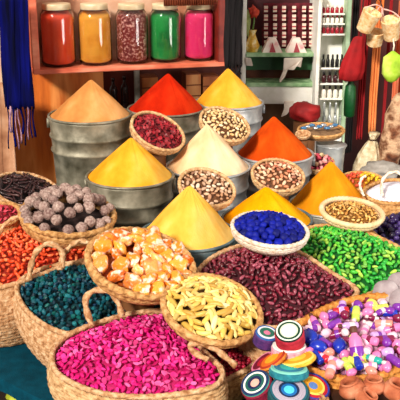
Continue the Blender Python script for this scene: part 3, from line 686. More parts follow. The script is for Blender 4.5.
# terracotta pieces at the bottom right
TC = M_noise('terracotta', ['8c3c20','b86440','dc9470'], 18, .8, bump=.3)
for i,(px,py,dist,s,lab) in enumerate([(352,389,2.47,.040,'squat terracotta pot under the front rim of the wicker basket'),(374,386,2.48,.036,'terracotta pot right of the squat one under the wicker basket rim'),(396,391,2.47,.042,'terracotta pot at the bottom right corner'),(366,399,2.44,.036,'lowest terracotta pot at the bottom edge')]):
    root_c = D(px,py,dist); v, f = lathe([(.5,-.5),(.85,-.35),(1,.0),(.85,.35),(.55,.5),(.62,.62),(.60,.66),(.45,.62),(.40,.4),(.7,.1),(.7,-.2),(0.001,-.4)], 32)
    rt = empty('terracotta_pot', root_c-Vector((0,0,s*.5)), lab, 'pot', 'small terracotta pots')
    q = norm_from(px,py,.5,-20+20*i).to_track_quat('Z','Y').to_matrix().to_4x4()
    child('pot_body', mesh_of('pot_body', [root_c+Vector(q@Vector(p))*s for p in v], f, TC), rt)
    ring = [root_c+Vector(q@Vector((math.cos(a)*.61,math.sin(a)*.61,.64)))*s for a in np.linspace(0,2*PI,32,endpoint=False)]
    child('pot_rim', mesh_of('pot_rim', *tube(ring, s*.09, closed=True), TC), rt)
rt = empty('wooden_crate', (.52,2.16,TOPZ), 'low wooden crate under the terracotta pots in front of the wicker basket', 'crate')
for k in range(3):
    z_ = TOPZ+.002+k*.050
    child('slat', mesh_of('slat', *boxv(.385,.655,2.085,2.095,z_,z_+.044), WOOD, smooth=False), rt)
child('crate_box', mesh_of('crate_box', *boxv(.388,.652,2.096,2.25,TOPZ+.001,.668), DARKW, smooth=False), rt)
# coil rope
path = [D(313,402,2.46)+Vector((math.cos(a)*(.012+.0016*a), math.sin(a)*(.012+.0016*a), .0006*a)) for a in np.linspace(0,6*PI,120)]
top('cord_coil', mesh_of('cord_coil', *tube(path, .0055, strands=2, twist=.9), STRAWP), 'coil of pale pink straw cord at the bottom edge', 'cord')
# pale stones at the right edge
PS = M_noise('pale_stone', ['8c787c','ac9ca0','c8bcbe'], 20, .7, bump=.2)
for i,(px,py,w,dist,lab) in enumerate([(385,292,28,2.90,'front pale flat stone slice leaning at the right edge'),(399,283,26,2.97,'pale flat stone slice behind the front slice at the right edge'),(402,299,26,2.84,'lower pale flat stone slice at the right edge')]):
    R = w/2/F*dist; c = D(px,py,dist); n = norm_from(px,py,.78,-35+15*i)
    v, f = lathe([(R*.94,-.006),(R,-.003),(R,.003),(R*.94,.006)], 36, wob=lambda a,k: .05*math.sin(3*a+i)+.03*math.sin(5*a))
    q = n.to_track_quat('Z','Y').to_matrix().to_4x4()
    top('stone_slice', mesh_of('stone_slice', [c+Vector(q@Vector(p)) for p in v], f, PS), lab, 'stone', 'pale stone slices')
# ================================================================== right back group on the table
b = round_bowl(363,181,4.2,46,.42,6,'straw bowl of red and yellow beans behind the mustard spice', depth=.5, m=STRAWB); stand(b)
m1 = M_piece('yellow_bean', ['d8a818','f0cc30','e8b81c'], .4); m2 = M_piece('red_bean', ['a81c1c','c83828','d85830'], .4)
heap_in('bean_heap', b, .9, .03, .014, M_noise('bean_base',['7c3010','b87818'],60), 'crushed beans in the bowl behind the mustard spice', 'beans')
pts = scat(b,.92,.036,.006,.021,71)
ctr = b['c'].x
fill('yellow_bean', [p for p in pts if p[0].x > ctr-.01], variants(bud,'yellow_bean',m1), .0135, 1, 'one yellow bean in the right half of the straw bowl', 'bean', 'yellow beans behind the mustard spice')
fill('red_bean', [p for p in pts if p[0].x <= ctr-.01], variants(bud,'red_bean',m2), .0135, 1, 'one red bean in the left half of the straw bowl', 'bean', 'red beans behind the mustard spice')
B2 = mesh_bag('straw_bag', [(364,191),(376,183),(395,180),(418,184),(420,196),(405,203),(385,203),(370,199)], (392,192), 3.95, 10, TOPZ, 'brown straw bag of white powder with thin handles at the right edge', m=STRAWB, taper=.8, N=100, nw=28)
me, _ = heap('powder_heap', B2['loop'], B2['n'], B2['c'], .95, .04, .01, M_noise('white_powder', ['d8ccd8','f0e8f0'], 20, .9), '', '')
top('white_powder_heap', me, 'white powder heaped in the brown straw bag at the right edge', 'powder')
handle(B2, [(364,196),(360,186),(362,178),(366,176)], 3.85, m=STRAWW, r=.006)
handle(B2, [(382,196),(382,182),(388,174),(397,172),(404,178)], 3.85, m=STRAWW, r=.007)
# round bread-like tray on a pale pot, with silver trinkets
MET = M_noise('silver_metal', ['8c9098','c4c8cc','e8eaec'], 12, .25, metal=.8)
c = D(331,158,4.85); off = Vector((c.x,c.y,TOPZ)); hh = D(331,142,4.85).z-TOPZ
rt = empty('metal_pot', off, 'pale metal pot under the straw tray by the white shelves', 'pot')
v,f = lathe([(.05,0),(.062,.01),(.070,hh*.5),(.076,hh-.03),(.082,hh-.02),(.082,hh-.008),(.07,hh-.004)], 40)
child('pot_body', mesh_of('pot_body', [Vector(p)+off for p in v], f, PALEM), rt)
child('pot_rim', mesh_of('pot_rim', *tube([off+Vector((math.cos(a)*.082,math.sin(a)*.082,hh-.009)) for a in np.linspace(0,2*PI,40,endpoint=False)], .005, closed=True), PALEM), rt)
b = round_bowl(321,130,4.85,48,.30,2,'shallow straw tray of silver trinkets standing on a pale metal pot', m=STRAWB, depth=.3, brad=.5, name='straw_tray', group='straw trays', cat='tray')
heap_in('straw_lining', b, .92, .0, .01, M_noise('lining',['6c4c34','a07c58'],40), 'brown straw lining of the tray of silver trinkets', 'straw')
for i in range(9):
    p = D(304+i*3.9, 128-(i%3)*1.5, 4.83)
    s = .016; v = lump(i, (1.2,.8,.6), .2); 
    top('silver_trinket', mesh_of('silver_trinket', [p+Vector(q)*s for q in v[0]], v[1], MET if i % 2 else M_plain('blue_glass_%d'%i,'3c6c94',.2)), 'one small %s trinket in the shallow straw tray' % ('silver' if i % 2 else 'blue glass'), 'trinket', '%s trinkets in the straw tray' % ('silver' if i % 2 else 'blue glass'))
b = round_bowl(303,134,4.7,16,.5,0,'tiny peach straw bowl beside the tray of trinkets', m=STRAWP, depth=.7, name='wicker_bowl', rows=4, rim_r=.005)
stand(b,.03)
# red flower bunch between cone and pot
b = round_bowl(318,163,4.55,34,.5,0,'small straw bowl of pink dried flowers behind the mustard spice', m=STRAW, depth=.6); stand(b)
m = M_piece('pink_flower', ['a81c34','d8586c','f0b4a8','8c1428','e0c090'], .6)
heap_in('flower_heap', b, .9, .03, .012, M_noise('flower_base',['5c1018','8c2830'],60), 'crumbled pink flowers in the small bowl behind the mustard spice', 'dried flowers')
fill('pink_flower', scat(b,.9,.04,.0,.022,72), variants(lambda s: lump(s,(1,.9,.7),.4,2.5),'pink_flower',m), .014, 2, 'one pink dried flower in the small bowl behind the mustard spice', 'dried flower', 'pink dried flowers in the small bowl')
# cream sack tied at the top
SK = M_noise('cream_sackcloth', ['a8906c','d0bc98','e8dcc0'], 30, .9, bump=.5, bscale=120)
c = D(367,166,5.0); off = Vector((c.x,c.y,c.z)); zt = D(367,130,5.0).z-c.z; zb = c.z
v, f = lathe([(.035,TOPZ-zb+.0),(.075,TOPZ-zb+.02),(.085,-.12),(.078,0),(.066,zt*.35),(.045,zt*.6),(.022,zt*.78),(.018,zt*.82),(.03,zt*.95),(.032,zt*1.0),(.012,zt*1.0)], 40, wob=lambda a,i: .1*math.sin(5*a+i*.4)+.06*math.sin(9*a))
rt = empty('cloth_sack', (c.x,c.y,TOPZ), 'small cream cloth sack tied at the neck in front of the hanging rugs', 'sack')
child('sack_body', mesh_of('sack_body', [Vector((x+zt*.0+z*.15 if z>0 else x,y,z))+off for x,y,z in v], f, SK), rt)
child('neck_cord', mesh_of('neck_cord', *tube([off+Vector((zt*.8*.15+math.cos(a)*.024, math.sin(a)*.024, zt*.8)) for a in np.linspace(0,2*PI,24,endpoint=False)], .004, closed=True), M_plain('dark_cord','3c2418')), rt)
# grey bundle
v, f = lump(4,(.11,.09,.05),.2,6,ICO3); c = D(382,170,4.75)
GB = M_noise('grey_cloth',['7c746c','a8a098'],20,.9,bump=.4)
V2,F2 = lathe([(.07,TOPZ),(.075,TOPZ+.01),(.075,c.z-.035),(.07,c.z-.025)],24)
top('wooden_stand', mesh_of('wooden_stand', [(x+c.x,y+c.y,z) for x,y,z in V2], F2, WOOD), 'round wooden stand under the folded grey cloth', 'stand')
top('folded_cloth', mesh_of('folded_cloth', [c+p for p in v], f, GB), 'crumpled grey cloth behind the bowl of red and yellow beans', 'cloth')
# carved drum-like pouch at right edge
CB = M_noise('brown_cream_weave', ['3c1c10','7c482c','d0a884','6c3c20','c8a080'], 9, .85, bump=.9, bscale=40, bdist=.02)
c = D(393,137,4.9); v, f = ICO3; out = []
zt = (D(393,92,4.9)-D(393,182,4.9)).length/2
for p in v:
    k = 1+.10*math.sin(p.z*16)*(1-p.z*p.z)+.05*noise.noise(p*6)
    out.append(c+Vector((p.x*.070*k+.02*p.z, p.y*.07*k, p.z*zt)))
rt = top('woven_pouch', mesh_of('woven_pouch', out, f, CB), 'tall knobbly brown and cream woven pouch standing at the right edge', 'pouch')
V2,F2 = lathe([(.06,TOPZ),(.07,TOPZ+.01),(.06,c.z-zt+.01),(.055,c.z-zt+.012)],24)
top('wooden_stand', mesh_of('wooden_stand', [(x+c.x,y+c.y,z) for x,y,z in V2], F2, WOOD), 'round wooden stand under the knobbly woven pouch', 'stand')
# ================================================================== setting
FL = M_noise('dark_floor', ['1a0e0a','38241a','50402c'], 5, .8, bump=.3)
tag(link('floor', mesh_of('floor', *boxv(-4,4,-1,8.5,-.1,0), FL, smooth=False)), kind='structure')
ORW = M_noise('orange_wood', ['983408','e07428','f89c50','c85818'], 5, .55, bump=.15, bscale=20, stretch=(1.4,1.4,.22), spec=.35)
YAW = math.atan2(.30, 1.09); A = Vector((-.96,4.9,0)); U = Vector((math.cos(YAW), math.sin(YAW), 0)); Wd = Vector((-math.sin(YAW), math.cos(YAW), 0))
def LW(u, w, z): return A+U*u+Wd*w+Vector((0,0,z))
def PW(px, py, w=0):
    p = onplane(px, py, A+Wd*w, Wd); return (p-A).dot(U), p.z
def lbox(name, px0, px1, py0, py1, w0, w1, m, bev=.004, full_z=None):
    u0, z1 = PW(px0, py0, w0); u1, z0 = PW(px1, py1, w0)
    if full_z: z0, z1 = full_z
    return box(name, (u0,u1,w0,w1,z0,z1), m, bev, tf=lambda a,b,c: LW(a,b,c))
BW = .27
uL = PW(36,60)[0]; uR = PW(222,60)[0]
zsh = PW(130,66)[1]
ztop = 1.88
# wall below/behind the shelf
me = box('w', (-.22,PW(104,100,BW+.03)[0],BW+.03,BW+.09,0,ztop), ORW, 0, tf=LW); tag(link('wall_back_left', me), kind='structure')
for s,(x0,x1) in enumerate([(104,112),(136,150),(184,246)]):
    pass
DRK = M_noise('dark_recess', ['140604','2a0e08'], 6, .8)
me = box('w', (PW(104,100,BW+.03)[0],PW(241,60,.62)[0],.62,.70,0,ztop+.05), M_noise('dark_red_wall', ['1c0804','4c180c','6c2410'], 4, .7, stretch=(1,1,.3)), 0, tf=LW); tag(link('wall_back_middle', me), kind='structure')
PLA = M_noise('peach_plaster', ['9c7458','c8a080','dcbc9c'], 6, .9, bump=.4, bscale=14)
p0 = SY(11,150,5.0)
tag(link('wall_left', mesh_of('wall_left', *boxv(-2.6,p0.x,4.98,5.06,0,1.95), PLA, smooth=False)), kind='structure')
# shelf case
PNK = M_noise('red_painted_wood', ['b84c34','dc7050','f09878'], 14, .5, bump=.15, stretch=(.3,1,1))
rt = empty('jar_shelf', LW((uL+uR)/2,BW/2,zsh-.02), 'red painted wall shelf holding five spice jars', 'shelf')
t = .027
child('shelf_board', box('shelf_board', (uL-.02,uR+.02,0,BW,zsh-t,zsh), PNK, .004, tf=LW), rt)
child('side_panel', box('side_panel', (uL-.02,uL+.022,0,BW,zsh,ztop), PNK, .004, tf=LW), rt)
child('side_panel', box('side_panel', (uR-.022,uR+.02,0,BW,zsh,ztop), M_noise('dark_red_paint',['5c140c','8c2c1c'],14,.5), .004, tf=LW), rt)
child('back_panel', box('back_panel', (uL,uR,BW,BW+.012,zsh-t,ztop), M_noise('back_panel_wood',['b07050','dca888','f0ccb0'],5,.6), 0, tf=LW), rt)
zt1 = PW(180,4)[1]

# brown corrugated valance under the top board at right
u0 = PW(165,0)[0]; pts = []
v = []; n = 120
for i in range(n):
    u = u0+(uR-.03-u0)*i/(n-1); w = .03+.008*math.sin(i*1.2)
    v.append((u,w))
V = [LW(u,w,z) for z in (PW(190,4)[1]-.012, zt1+.03) for u,w in v]+[LW(u,w+.006,z) for z in (PW(190,4)[1]-.012, zt1+.03) for u,w in v]
Fc = [(i,i+1,n+i+1,n+i) for i in range(n-1)]+[(2*n+i,3*n+i,3*n+i+1,2*n+i+1) for i in range(n-1)]+[(i,2*n+i,2*n+i+1,i+1) for i in range(n-1)]
child('ribbed_edging', mesh_of('ribbed_edging', V, Fc, M_noise('brown_ribs',['5c2414','9c4c2c'],20,.6)), rt)
# jars
GL = M_glass('jar_glass'); LIDM = M_noise('pale_tin', ['c8ac84','e8d8b4'], 14, .45, metal=.2)
JAR = [(59,34,PK,'f03810','ff5028','f06040','big glass jar of red-orange powder, first on the left of the shelf','f2501c'),
 (96,33,0,'f09018','ffac38','f2b450','big glass jar of orange-yellow powder, between the two red jars',''),
 (132.5,32,0,'6c0808','b02824','f0b8a8','big glass jar of speckled dark red seeds in the middle of the shelf',''),
 (165.5,31,0,'025820','108c3c','1c8c44','big glass jar of dark green powder on the shelf',''),
 (199,30,0,'f01850','ff3078','f05c8c','big glass jar of hot pink powder at the right end of the shelf','')]
for i,(px,w,_,c1,c2,c3,lab,_2) in enumerate(JAR):
    u, z = PW(px, 60, .13); c = LW(u,.13,zsh+.001)
    d = (c-CAM).dot(FWD); R = w/2/F*d; hj = .335*(1 if i<2 else .99)
    zt_ = PW(px, 6, .13)[1]; hj = zt_-zsh
    rt = empty('spice_jar', c, lab, 'jar', 'glass jars on the red shelf')
    out = [(R*.86,0),(R*.96,.012),(R,.03),(R,hj*.80),(R*.96,hj*.87),(R*.80,hj*.94),(R*.76,hj*.96),(R*.76,hj)]
    inn = [(R*.72,hj),(R*.72,hj*.955),(R*.90,hj*.865),(R*.95,hj*.79),(R*.95,.034),(R*.90,.014),(.001,.012)]
    v,f = lathe(out+inn, 64); child('glass_body', mesh_of('glass_body', [c+Vector(p) for p in v], f, GL), rt)
    if i == 2: pm = M_noise('speckled_seeds',[c1,'8c1c1c',c3],70,.7,bump=.4,detail=2)
    else: pm = M_noise('jar_powder_%d'%i,[c1,c2,c2],10,.9,bump=.2,bscale=60)
    v,f = lathe([(R*.86,.016),(R*.925,.034),(R*.925,hj*.785),(R*.87,hj*.86),(R*.5,hj*.875),(.001,hj*.88)], 48); child('contents', mesh_of('contents', [c+Vector(p) for p in v], f, pm), rt)
    zl = hj-.022
    v,f = lathe([(R*.80,zl),(R*.82,zl+.003),(R*.82,zl+.03),(R*.80,zl+.037),(R*.70,zl+.039),(.001,zl+.039)], 48); child('lid', mesh_of('lid', [c+Vector(p) for p in v], f, LIDM), rt)
    child('wire_clasp', mesh_of('wire_clasp', *tube([c+Vector((math.cos(a)*R*.785,math.sin(a)*R*.785,hj*.945)) for a in np.linspace(0,2*PI,40,endpoint=False)], .004, closed=True), M_plain('dark_wire_%d'%i,'3c1c14',.4,.6)), rt)
# things in the recess under the shelf
def wbottle(px, py0, py1, w, m, label, cat='bottle', group=None, wpx=8):
    """dark bottle standing on a ledge"""
    u, z1 = PW(px, py0, w); _, z0 = PW(px, py1, w); c = LW(u,w,z0); d = (c-CAM).dot(FWD); R = wpx/2/F*d; h = z1-z0
    rt = empty('dark_bottle', c, label, cat, group)
    v,f = lathe([(R*.9,0),(R,.006),(R,h*.6),(R*.8,h*.7),(R*.35,h*.78),(R*.33,h*.9)], 24); child('bottle_body', mesh_of('bottle_body', [c+Vector(p) for p in v], f, m), rt)
    v,f = lathe([(R*.42,h*.9),(R*.42,h)], 20); child('cap', mesh_of('cap', [c+Vector(p) for p in v], f, m), rt)
OW2 = M_noise('orange_crate_wood', ['8c3c10','c06c30','e09858'], 8, .6, stretch=(1,1,.3))
zl = PW(120,112,.36)[1]
rt = empty('low_cabinet', LW(.55,.45,TOPZ), 'low wooden cabinet in the dark recess under the jar shelf', 'cabinet')
ua = PW(105,110,.32)[0]; ub = PW(222,110,.32)[0]
child('cabinet_body', box('cabinet_body', (ua,ub,.34,.58,TOPZ,zl), DARKW, .004, tf=LW), rt)
BKM = M_noise('black_glass', ['180808','301414'], 10, .25)
wbottle(113,78,108,.42,BKM,'black bottle in the recess, left of two','bottle','dark bottles in the recess')
wbottle(124,76,108,.42,BKM,'black bottle in the recess beside the metal post','bottle','dark bottles in the recess')
top('metal_post', box('p',(PW(137,80,.31)[0]-.016,PW(137,80,.31)[0]+.016,.30,.332,TOPZ,zsh-t), GALV, .004, tf=LW), 'narrow grey metal post under the middle of the shelf', 'post')
for i,(x0,x1,y0,lab) in enumerate([(142,158,77,'small orange wooden crate left of the red spice cone'),(186,201,74,'orange wooden crate right of the red spice cone'),(203,219,76,'low orange wooden crate behind the golden bucket')]):
    ua,z1 = PW(x0,y0,.40); ub,_ = PW(x1,y0,.40)
    rt = empty('wooden_crate', LW((ua+ub)/2,.48,zl), lab, 'crate', 'small orange crates in the recess')
    n = 3; hh = (z1-zl-.002)/n
    for k in range(n):
        child('slat', box('slat',(ua,ub,.40,.41,zl+.002+k*hh,zl+.002+(k+1)*hh-.008),OW2,.002,tf=LW), rt)
    child('crate_box', box('crate_box',(ua,ub,.411,.52,zl+.002,z1),M_noise('crate_inner_%d'%i,['5c2408','8c4818'],8,.7),.002,tf=LW), rt)
# blue tassel scarf
BL = M_noise('navy_wool', ['01021c','020440','040a64'], 30, .85, bump=.5, bscale=60, stretch=(1,1,.1), spec=.1)
def drape(name, x0, x1, y0, y1, Y, m, label, cat, amp=.012, folds=4, tassels=None, tm=None, group=None, taper=0, thick=.02, depthfn=None):
    a = SY(x0,y1,Y); b_ = SY(x1,y0,Y); zc0 = a.z; zc1 = b_.z; n = 40; rows = 14; V = []
    rt = empty(name, ((a.x+b_.x)/2, Y, zc0), label, cat, group)
    cx = (a.x+b_.x)/2; hw = (b_.x-a.x)/2
    for side in (0,1):
        for i in range(rows):
            s = i/(rows-1); z = zc1+(zc0-zc1)*s
            for j in range(n):
                u = -1+2*j/(n-1); w = 1+taper*(s-.5)
                yy = Y+amp*math.sin(folds*PI*u+.8*s+x0)+amp*.4*math.sin(folds*2.7*u+2*s)+(side*thick)*(1-.8*u*u)
                V.append((cx+u*hw*w+.004*math.sin(7*s+j), yy, z+(.01*math.sin(j*.9) if i == rows-1 else 0)))
    o = rows*n
    Fc = grid_faces(rows,n,False)+[tuple(reversed(g)) for g in grid_faces(rows,n,False,o)]
    Fc = [tuple(reversed(g)) for g in Fc]
    rim = [j for j in range(n)]+[i*n+n-1 for i in range(1,rows)]+[(rows-1)*n+j for j in range(n-2,-1,-1)]+[i*n for i in range(rows-2,0,-1)]
    Fc += [(rim[i], rim[(i+1)%len(rim)], o+rim[(i+1)%len(rim)], o+rim[i]) for i in range(len(rim))]
    child('cloth_body', mesh_of('cloth_body', V, Fc, m), rt)
    if tassels:
        g = random.Random(int(x0*3))
        for k in range(tassels[0]):
            u = -1+2*(k+.5)/tassels[0]; x = cx+u*hw; L_ = tassels[1]*g.uniform(.6,1.1)
            pts = [(x+.006*math.sin(t*5+k), Y+.012+.006*math.cos(t*4+k*2), zc0+.01-L_*t) for t in np.linspace(0,1,8)]
            child('tassel', mesh_of('tassel', *tube(pts, g.uniform(.003,.007), ns=6, strands=2, twist=1), (tm or m) if g.random()<.5 else m), rt)
    return rt
drape('fringed_scarf', 5,27,-6,108,4.72,BL,'deep navy blue fringed scarf hanging at the left edge','scarf',amp=.008,folds=2,tassels=(10,.23),tm=M_noise('pinkish_thread',['5c3858','a87c98','c89cac'],30,.8),thick=.035)
drape('black_tassel_scarf', 224,243,-6,66,4.95,M_noise('black_wool',['040204','140c10'],30,.9,bump=.6,stretch=(1,1,.1)),'long black woolly tassel hanging at the right end of the jar shelf','scarf',amp=.01,folds=3,tassels=(9,.10),thick=.05)
# cream thing at far left edge
drape('hanging_cloth', -8,3,-6,26,4.85,M_noise('cream_pattern',['3c2c24','c8b894','e8dcbc'],30,.9),'cream and brown patterned cloth behind the navy scarf at the top left','cloth')
drape('hanging_cloth', -6,11,84,186,4.86,M_noise('peach_hide',['945c3c','bc8460','d4a484'],8,.8),'peach coloured hide hanging below the navy scarf at the left edge','hide',taper=-.25,thick=.05,amp=.004,folds=1)
# ================================================================== shop shelves behind
YB = 6.3
def sbox(name, x0,x1,y0,y1,Y,dep,m,bev=.004):
    a = SY(x0,y1,Y); b_ = SY(x1,y0,Y); a2 = SY(x0,y0,Y); xm0 = (a.x+a2.x)/2
    return box(name, (SY(x0,(y0+y1)/2,Y).x, SY(x1,(y0+y1)/2,Y).x, Y, Y+dep, a.z, b_.z), m, bev)
WHT = M_noise('white_paint', ['e0dccc','f8f4ea','fffcf6'], 8, .55, bump=.1)
GRN = M_noise('green_trim', ['5c8c58','94b888','bcd8ac'], 14, .5); GRD = M_noise('dark_green_panel', ['10381c','2c5c34'], 6, .6)
BRD = M_noise('brown_panel', ['3c180c','6c3418'], 6, .6)
tag(link('wall_back_right', mesh_of('wall_back_right', *boxv(.15,3.2,6.85,6.95,0,2.9), M_noise('shop_wall',['2c0c0c','4c1814'],4,.8), smooth=False)), kind='structure')
rt = empty('shop_shelf', (SY(280,100,YB).x,YB,0), 'white shop shelf unit with green edged boards behind the golden bucket', 'shelf')
xl, xr = 244, 318
z0 = .01
def zfull(name,x0,x1,Y,dep,m,zt=None):
    return box(name,(SY(x0,60,Y).x,SY(x1,60,Y).x,Y,Y+dep,z0,zt or SY(x0,-10,Y).z),m,.004)
child('side_panel', zfull('side_panel',242,246,YB,.40,WHT), rt); child('side_panel', zfull('side_panel',314,318,YB,.40,WHT), rt)
child('back_panel', zfull('back_panel',246,314,YB+.38,.02,M_noise('wine_panel',['2c0810','4c1018'],6,.7)), rt)
child('shelf_board', sbox('shelf_board',246,314,53,57,YB-.01,.38,GRN), rt)
child('shelf_board', sbox('shelf_board',246,314,83,87,YB-.01,.38,GRN), rt)
child('dark_panel', sbox('dark_panel',246,314,57,70,YB+.10,.02,GRD), rt)
child('dark_panel', sbox('dark_panel',246,314,70,83,YB+.20,.02,BRD), rt)
child('drawer_front', sbox('drawer_front',246,314,87,104,YB,.36,WHT), rt)
child('lower_panel', box('lower_panel',(SY(246,110,YB).x,SY(314,110,YB).x,YB+.20,YB+.22,z0,SY(280,104,YB).z),M_noise('lower_brown',['4c3020','7c5c40'],6,.7),0), rt)
# wine cloth with rows of small white packets
drape('wine_rug',262,314,3,50,YB+.22,M_noise('wine_rug',['3c0812','6c1424'],30,.9,bump=.4),'wine red rug hanging at the back of the shop shelf','rug',amp=.004,folds=5,thick=.012)
PK2 = M_noise('packet_white',['d8b8a8','f0e0d0'],30,.6); PKR = M_plain('packet_red','a8303c')
for ci,cx_ in enumerate([266,275,284,294,304,311]):
    for ri in range(5):
        p = SY(cx_, 9+ri*8.6, YB+.19); s = .014
        rt2 = empty('spice_packet', (p.x,p.y,p.z-.02), 'one small white packet with red band hanging on the wine rug', 'packet', 'white packets on the wine rug')
        child('packet_body', mesh_of('packet_body', *boxv(p.x-s,p.x+s,p.y-.008,p.y+.008,p.z-.022,p.z+.022), PK2, smooth=False), rt2)
        child('packet_band', mesh_of('packet_band', *boxv(p.x-s*1.02,p.x+s*1.02,p.y-.0095,p.y+.0095,p.z-.007,p.z+.003), PKR, smooth=False), rt2)
# pyramids
PYR = M_noise('pink_white_card',['e07c84','f4dcd0','f8ece0'],18,.6)
for px,lab in ((272,'left pink and white pyramid box on the green shelf board'),(296,'right pink and white pyramid box on the green shelf board')):
    bs = SY(px,53,YB+.05); tp = SY(px,38,YB+.05); w = 11/F*6.0
    V = [(bs.x-w,bs.y-.05,bs.z+.002),(bs.x+w,bs.y-.05,bs.z+.002),(bs.x+w,bs.y+.09,bs.z+.002),(bs.x-w,bs.y+.09,bs.z+.002),(bs.x-w*.35,bs.y-.0,tp.z),(bs.x+w*.35,bs.y-.0,tp.z),(bs.x+w*.35,bs.y+.05,tp.z),(bs.x-w*.35,bs.y+.05,tp.z)]
    rt = empty('pyramid_box',(bs.x,bs.y+.02,bs.z),lab,'box','pyramid boxes on the green board')
    child('box_body', mesh_of('box_body',V,[(3,2,1,0),(4,5,6,7),(0,1,5,4),(1,2,6,5),(2,3,7,6),(3,0,4,7)],PYR,smooth=False),rt)
    tri = [(bs.x-w*.30,bs.y-.052,bs.z+.012),(bs.x+w*.30,bs.y-.052,bs.z+.012),(bs.x,bs.y-.020,tp.z-.03),(bs.x-w*.30,bs.y-.046,bs.z+.012),(bs.x+w*.30,bs.y-.046,bs.z+.012),(bs.x,bs.y-.010,tp.z-.03)]
    child('triangle_patch', mesh_of('triangle_patch',tri,[(0,1,2),(5,4,3),(0,3,4,1),(1,4,5,2),(2,5,3,0)],PKR,smooth=False),rt)
# flower + yellow vase at left of shelf
def blob(name,px,py,Y,sc,m,label,cat,seed=3,amp=.25,parent=None,fr=2):
    c = SY(px,py,Y); v,f = lump(seed,sc,amp,fr,ICO3)
    me = mesh_of(name,[c+Vector(q) for q in v],f,m)
    if parent: return child(name,me,parent)
    return top(name,me,label,cat)
yv = SY(252,54,YB+.06); rt = empty('flower_vase',(yv.x,yv.y,yv.z),'yellow vase with a red flower at the left end of the shop shelf','vase')
hv = SY(252,30,YB+.06).z-yv.z
v,f = lathe([(.02,.002),(.04,.01),(.055,hv*.35),(.03,hv*.7),(.022,hv*.85),(.034,hv)],28,wob=lambda a,i:.05*math.sin(6*a)); child('vase_body',mesh_of('vase_body',[Vector((yv.x,yv.y,yv.z))+Vector(p) for p in v],f,M_noise('yellow_glaze',['a86c18','d8a838','ece0b0'],25,.35)),rt)
child('stem',mesh_of('stem',*tube([(yv.x,yv.y,yv.z+hv*.9),(yv.x+.01,yv.y,yv.z+hv*1.3),(yv.x+.012,yv.y,SY(254,15,YB+.06).z)],.006),M_plain('stem_green','5c7c3c')),rt)
blob('flower_head',254,12,YB+.06,(.035,.03,.04),M_noise('red_petals',['a81c14','d84c2c'],30,.6),'','',parent=rt,amp=.4,fr=3)
blob('leaf_tuft',248,24,YB+.06,(.018,.02,.09),M_noise('pale_leaf',['6c7c38','b8bc78'],20,.6),'','',parent=rt,amp=.3)
# white cloth scraps hanging from board
def hangpoly(name,pts,Y,m,label,cat,th=.012):
    P_ = [SY(x,y,Y) for x,y in pts]; n = len(P_); V = [tuple(p) for p in P_]+[(p.x,p.y+th+.006*math.sin(i*2),p.z) for i,p in enumerate(P_)]
    V = [(x,y+.01*math.sin(x*60),z) for x,y,z in V]
    Fc = [tuple(range(n)), tuple(range(n,2*n))[::-1]]+[(i,n+i,n+(i+1)%n,(i+1)%n) for i in range(n)]
    me = mesh_of(name,V,Fc,m,smooth=False)
    import bmesh
    bm = bmesh.new(); bm.from_mesh(me); bmesh.ops.recalc_face_normals(bm, faces=bm.faces[:]); bmesh.ops.bevel(bm, geom=bm.edges[:], offset=.004, segments=2, affect='EDGES'); bm.to_mesh(me); bm.free()
    return top(name,me,label,cat)
WC = M_noise('white_cloth',['d8c4b4','f2e8dc'],12,.8,bump=.3)
hangpoly('white_cloth',[(284,58),(303,58),(301,68),(297,66),(294,70),(288,70),(285,77),(280,83),(279,80),(283,71)],YB-.024,WC,'white cloth scrap with a long tip hanging from the green board','cloth')
hangpoly('white_cloth',[(245,58),(251,58),(253,66),(249,66),(246,66)],YB-.024,WC,'small white cloth scrap at the left end of the green board','cloth')
hangpoly('white_cloth',[(284,101),(294,101),(292,108),(287,115),(281,117),(284,109)],YB-.05,WC,'white cloth scrap hanging below the white drawer front','cloth')
b_ = blob('red_bundle',305,112,5.9,(.115,.10,.075),M_noise('deep_red_cloth',['7c0c10','b01c1c'],10,.7,bump=.4),'deep red cloth bundle below the white drawer front','cloth',seed=8,amp=.15)
c = SY(305,112,5.9)
top('wooden_stand', mesh_of('wooden_stand',*xform(lathe([(.08,.001),(.08,c.z-.07),(.07,c.z-.065)],20),Matrix.Translation((c.x,c.y,0))),WOOD),'tall wooden stand under the deep red cloth bundle','stand')
# tall white cabinet with bottle racks
rt = empty('bottle_cabinet',(SY(333,60,YB).x,YB-.3,0),'tall white bottle rack cabinet with green right edge','cabinet')
YC = YB-.30
child('back_panel', zfull('back_panel',318,349,YC+.16,.02,WHT), rt)
child('side_panel', zfull('side_panel',316.5,320,YC,.16,WHT), rt); child('green_edge', zfull('green_edge',345,349,YC,.16,M_noise('pale_green',['8cac84','b8ccac'],14,.5)), rt)
LEV = [13.5,23.5,34,68,83.5,98.5,130]
for y in LEV: child('shelf_board', sbox('shelf_board',320,345,y,y+1.6,YC+.03,.12,WHT,.002), rt)
child('lower_panel', box('lower_panel',(SY(320,100,YC).x,SY(345,100,YC).x,YC,YC+.15,z0,SY(330,134,YC).z),WHT,.004), rt)
BLKC = M_plain('black_cap','141010',.3); SIL = M_noise('silver_glass',['a8acb0','e0e4e4'],14,.2,metal=.5); REDB = M_plain('red_bottle','9c1c2c',.25); WHB = M_plain('white_bottle','ece4d8',.35); DKB = M_plain('dark_bottle','3c1418',.25)
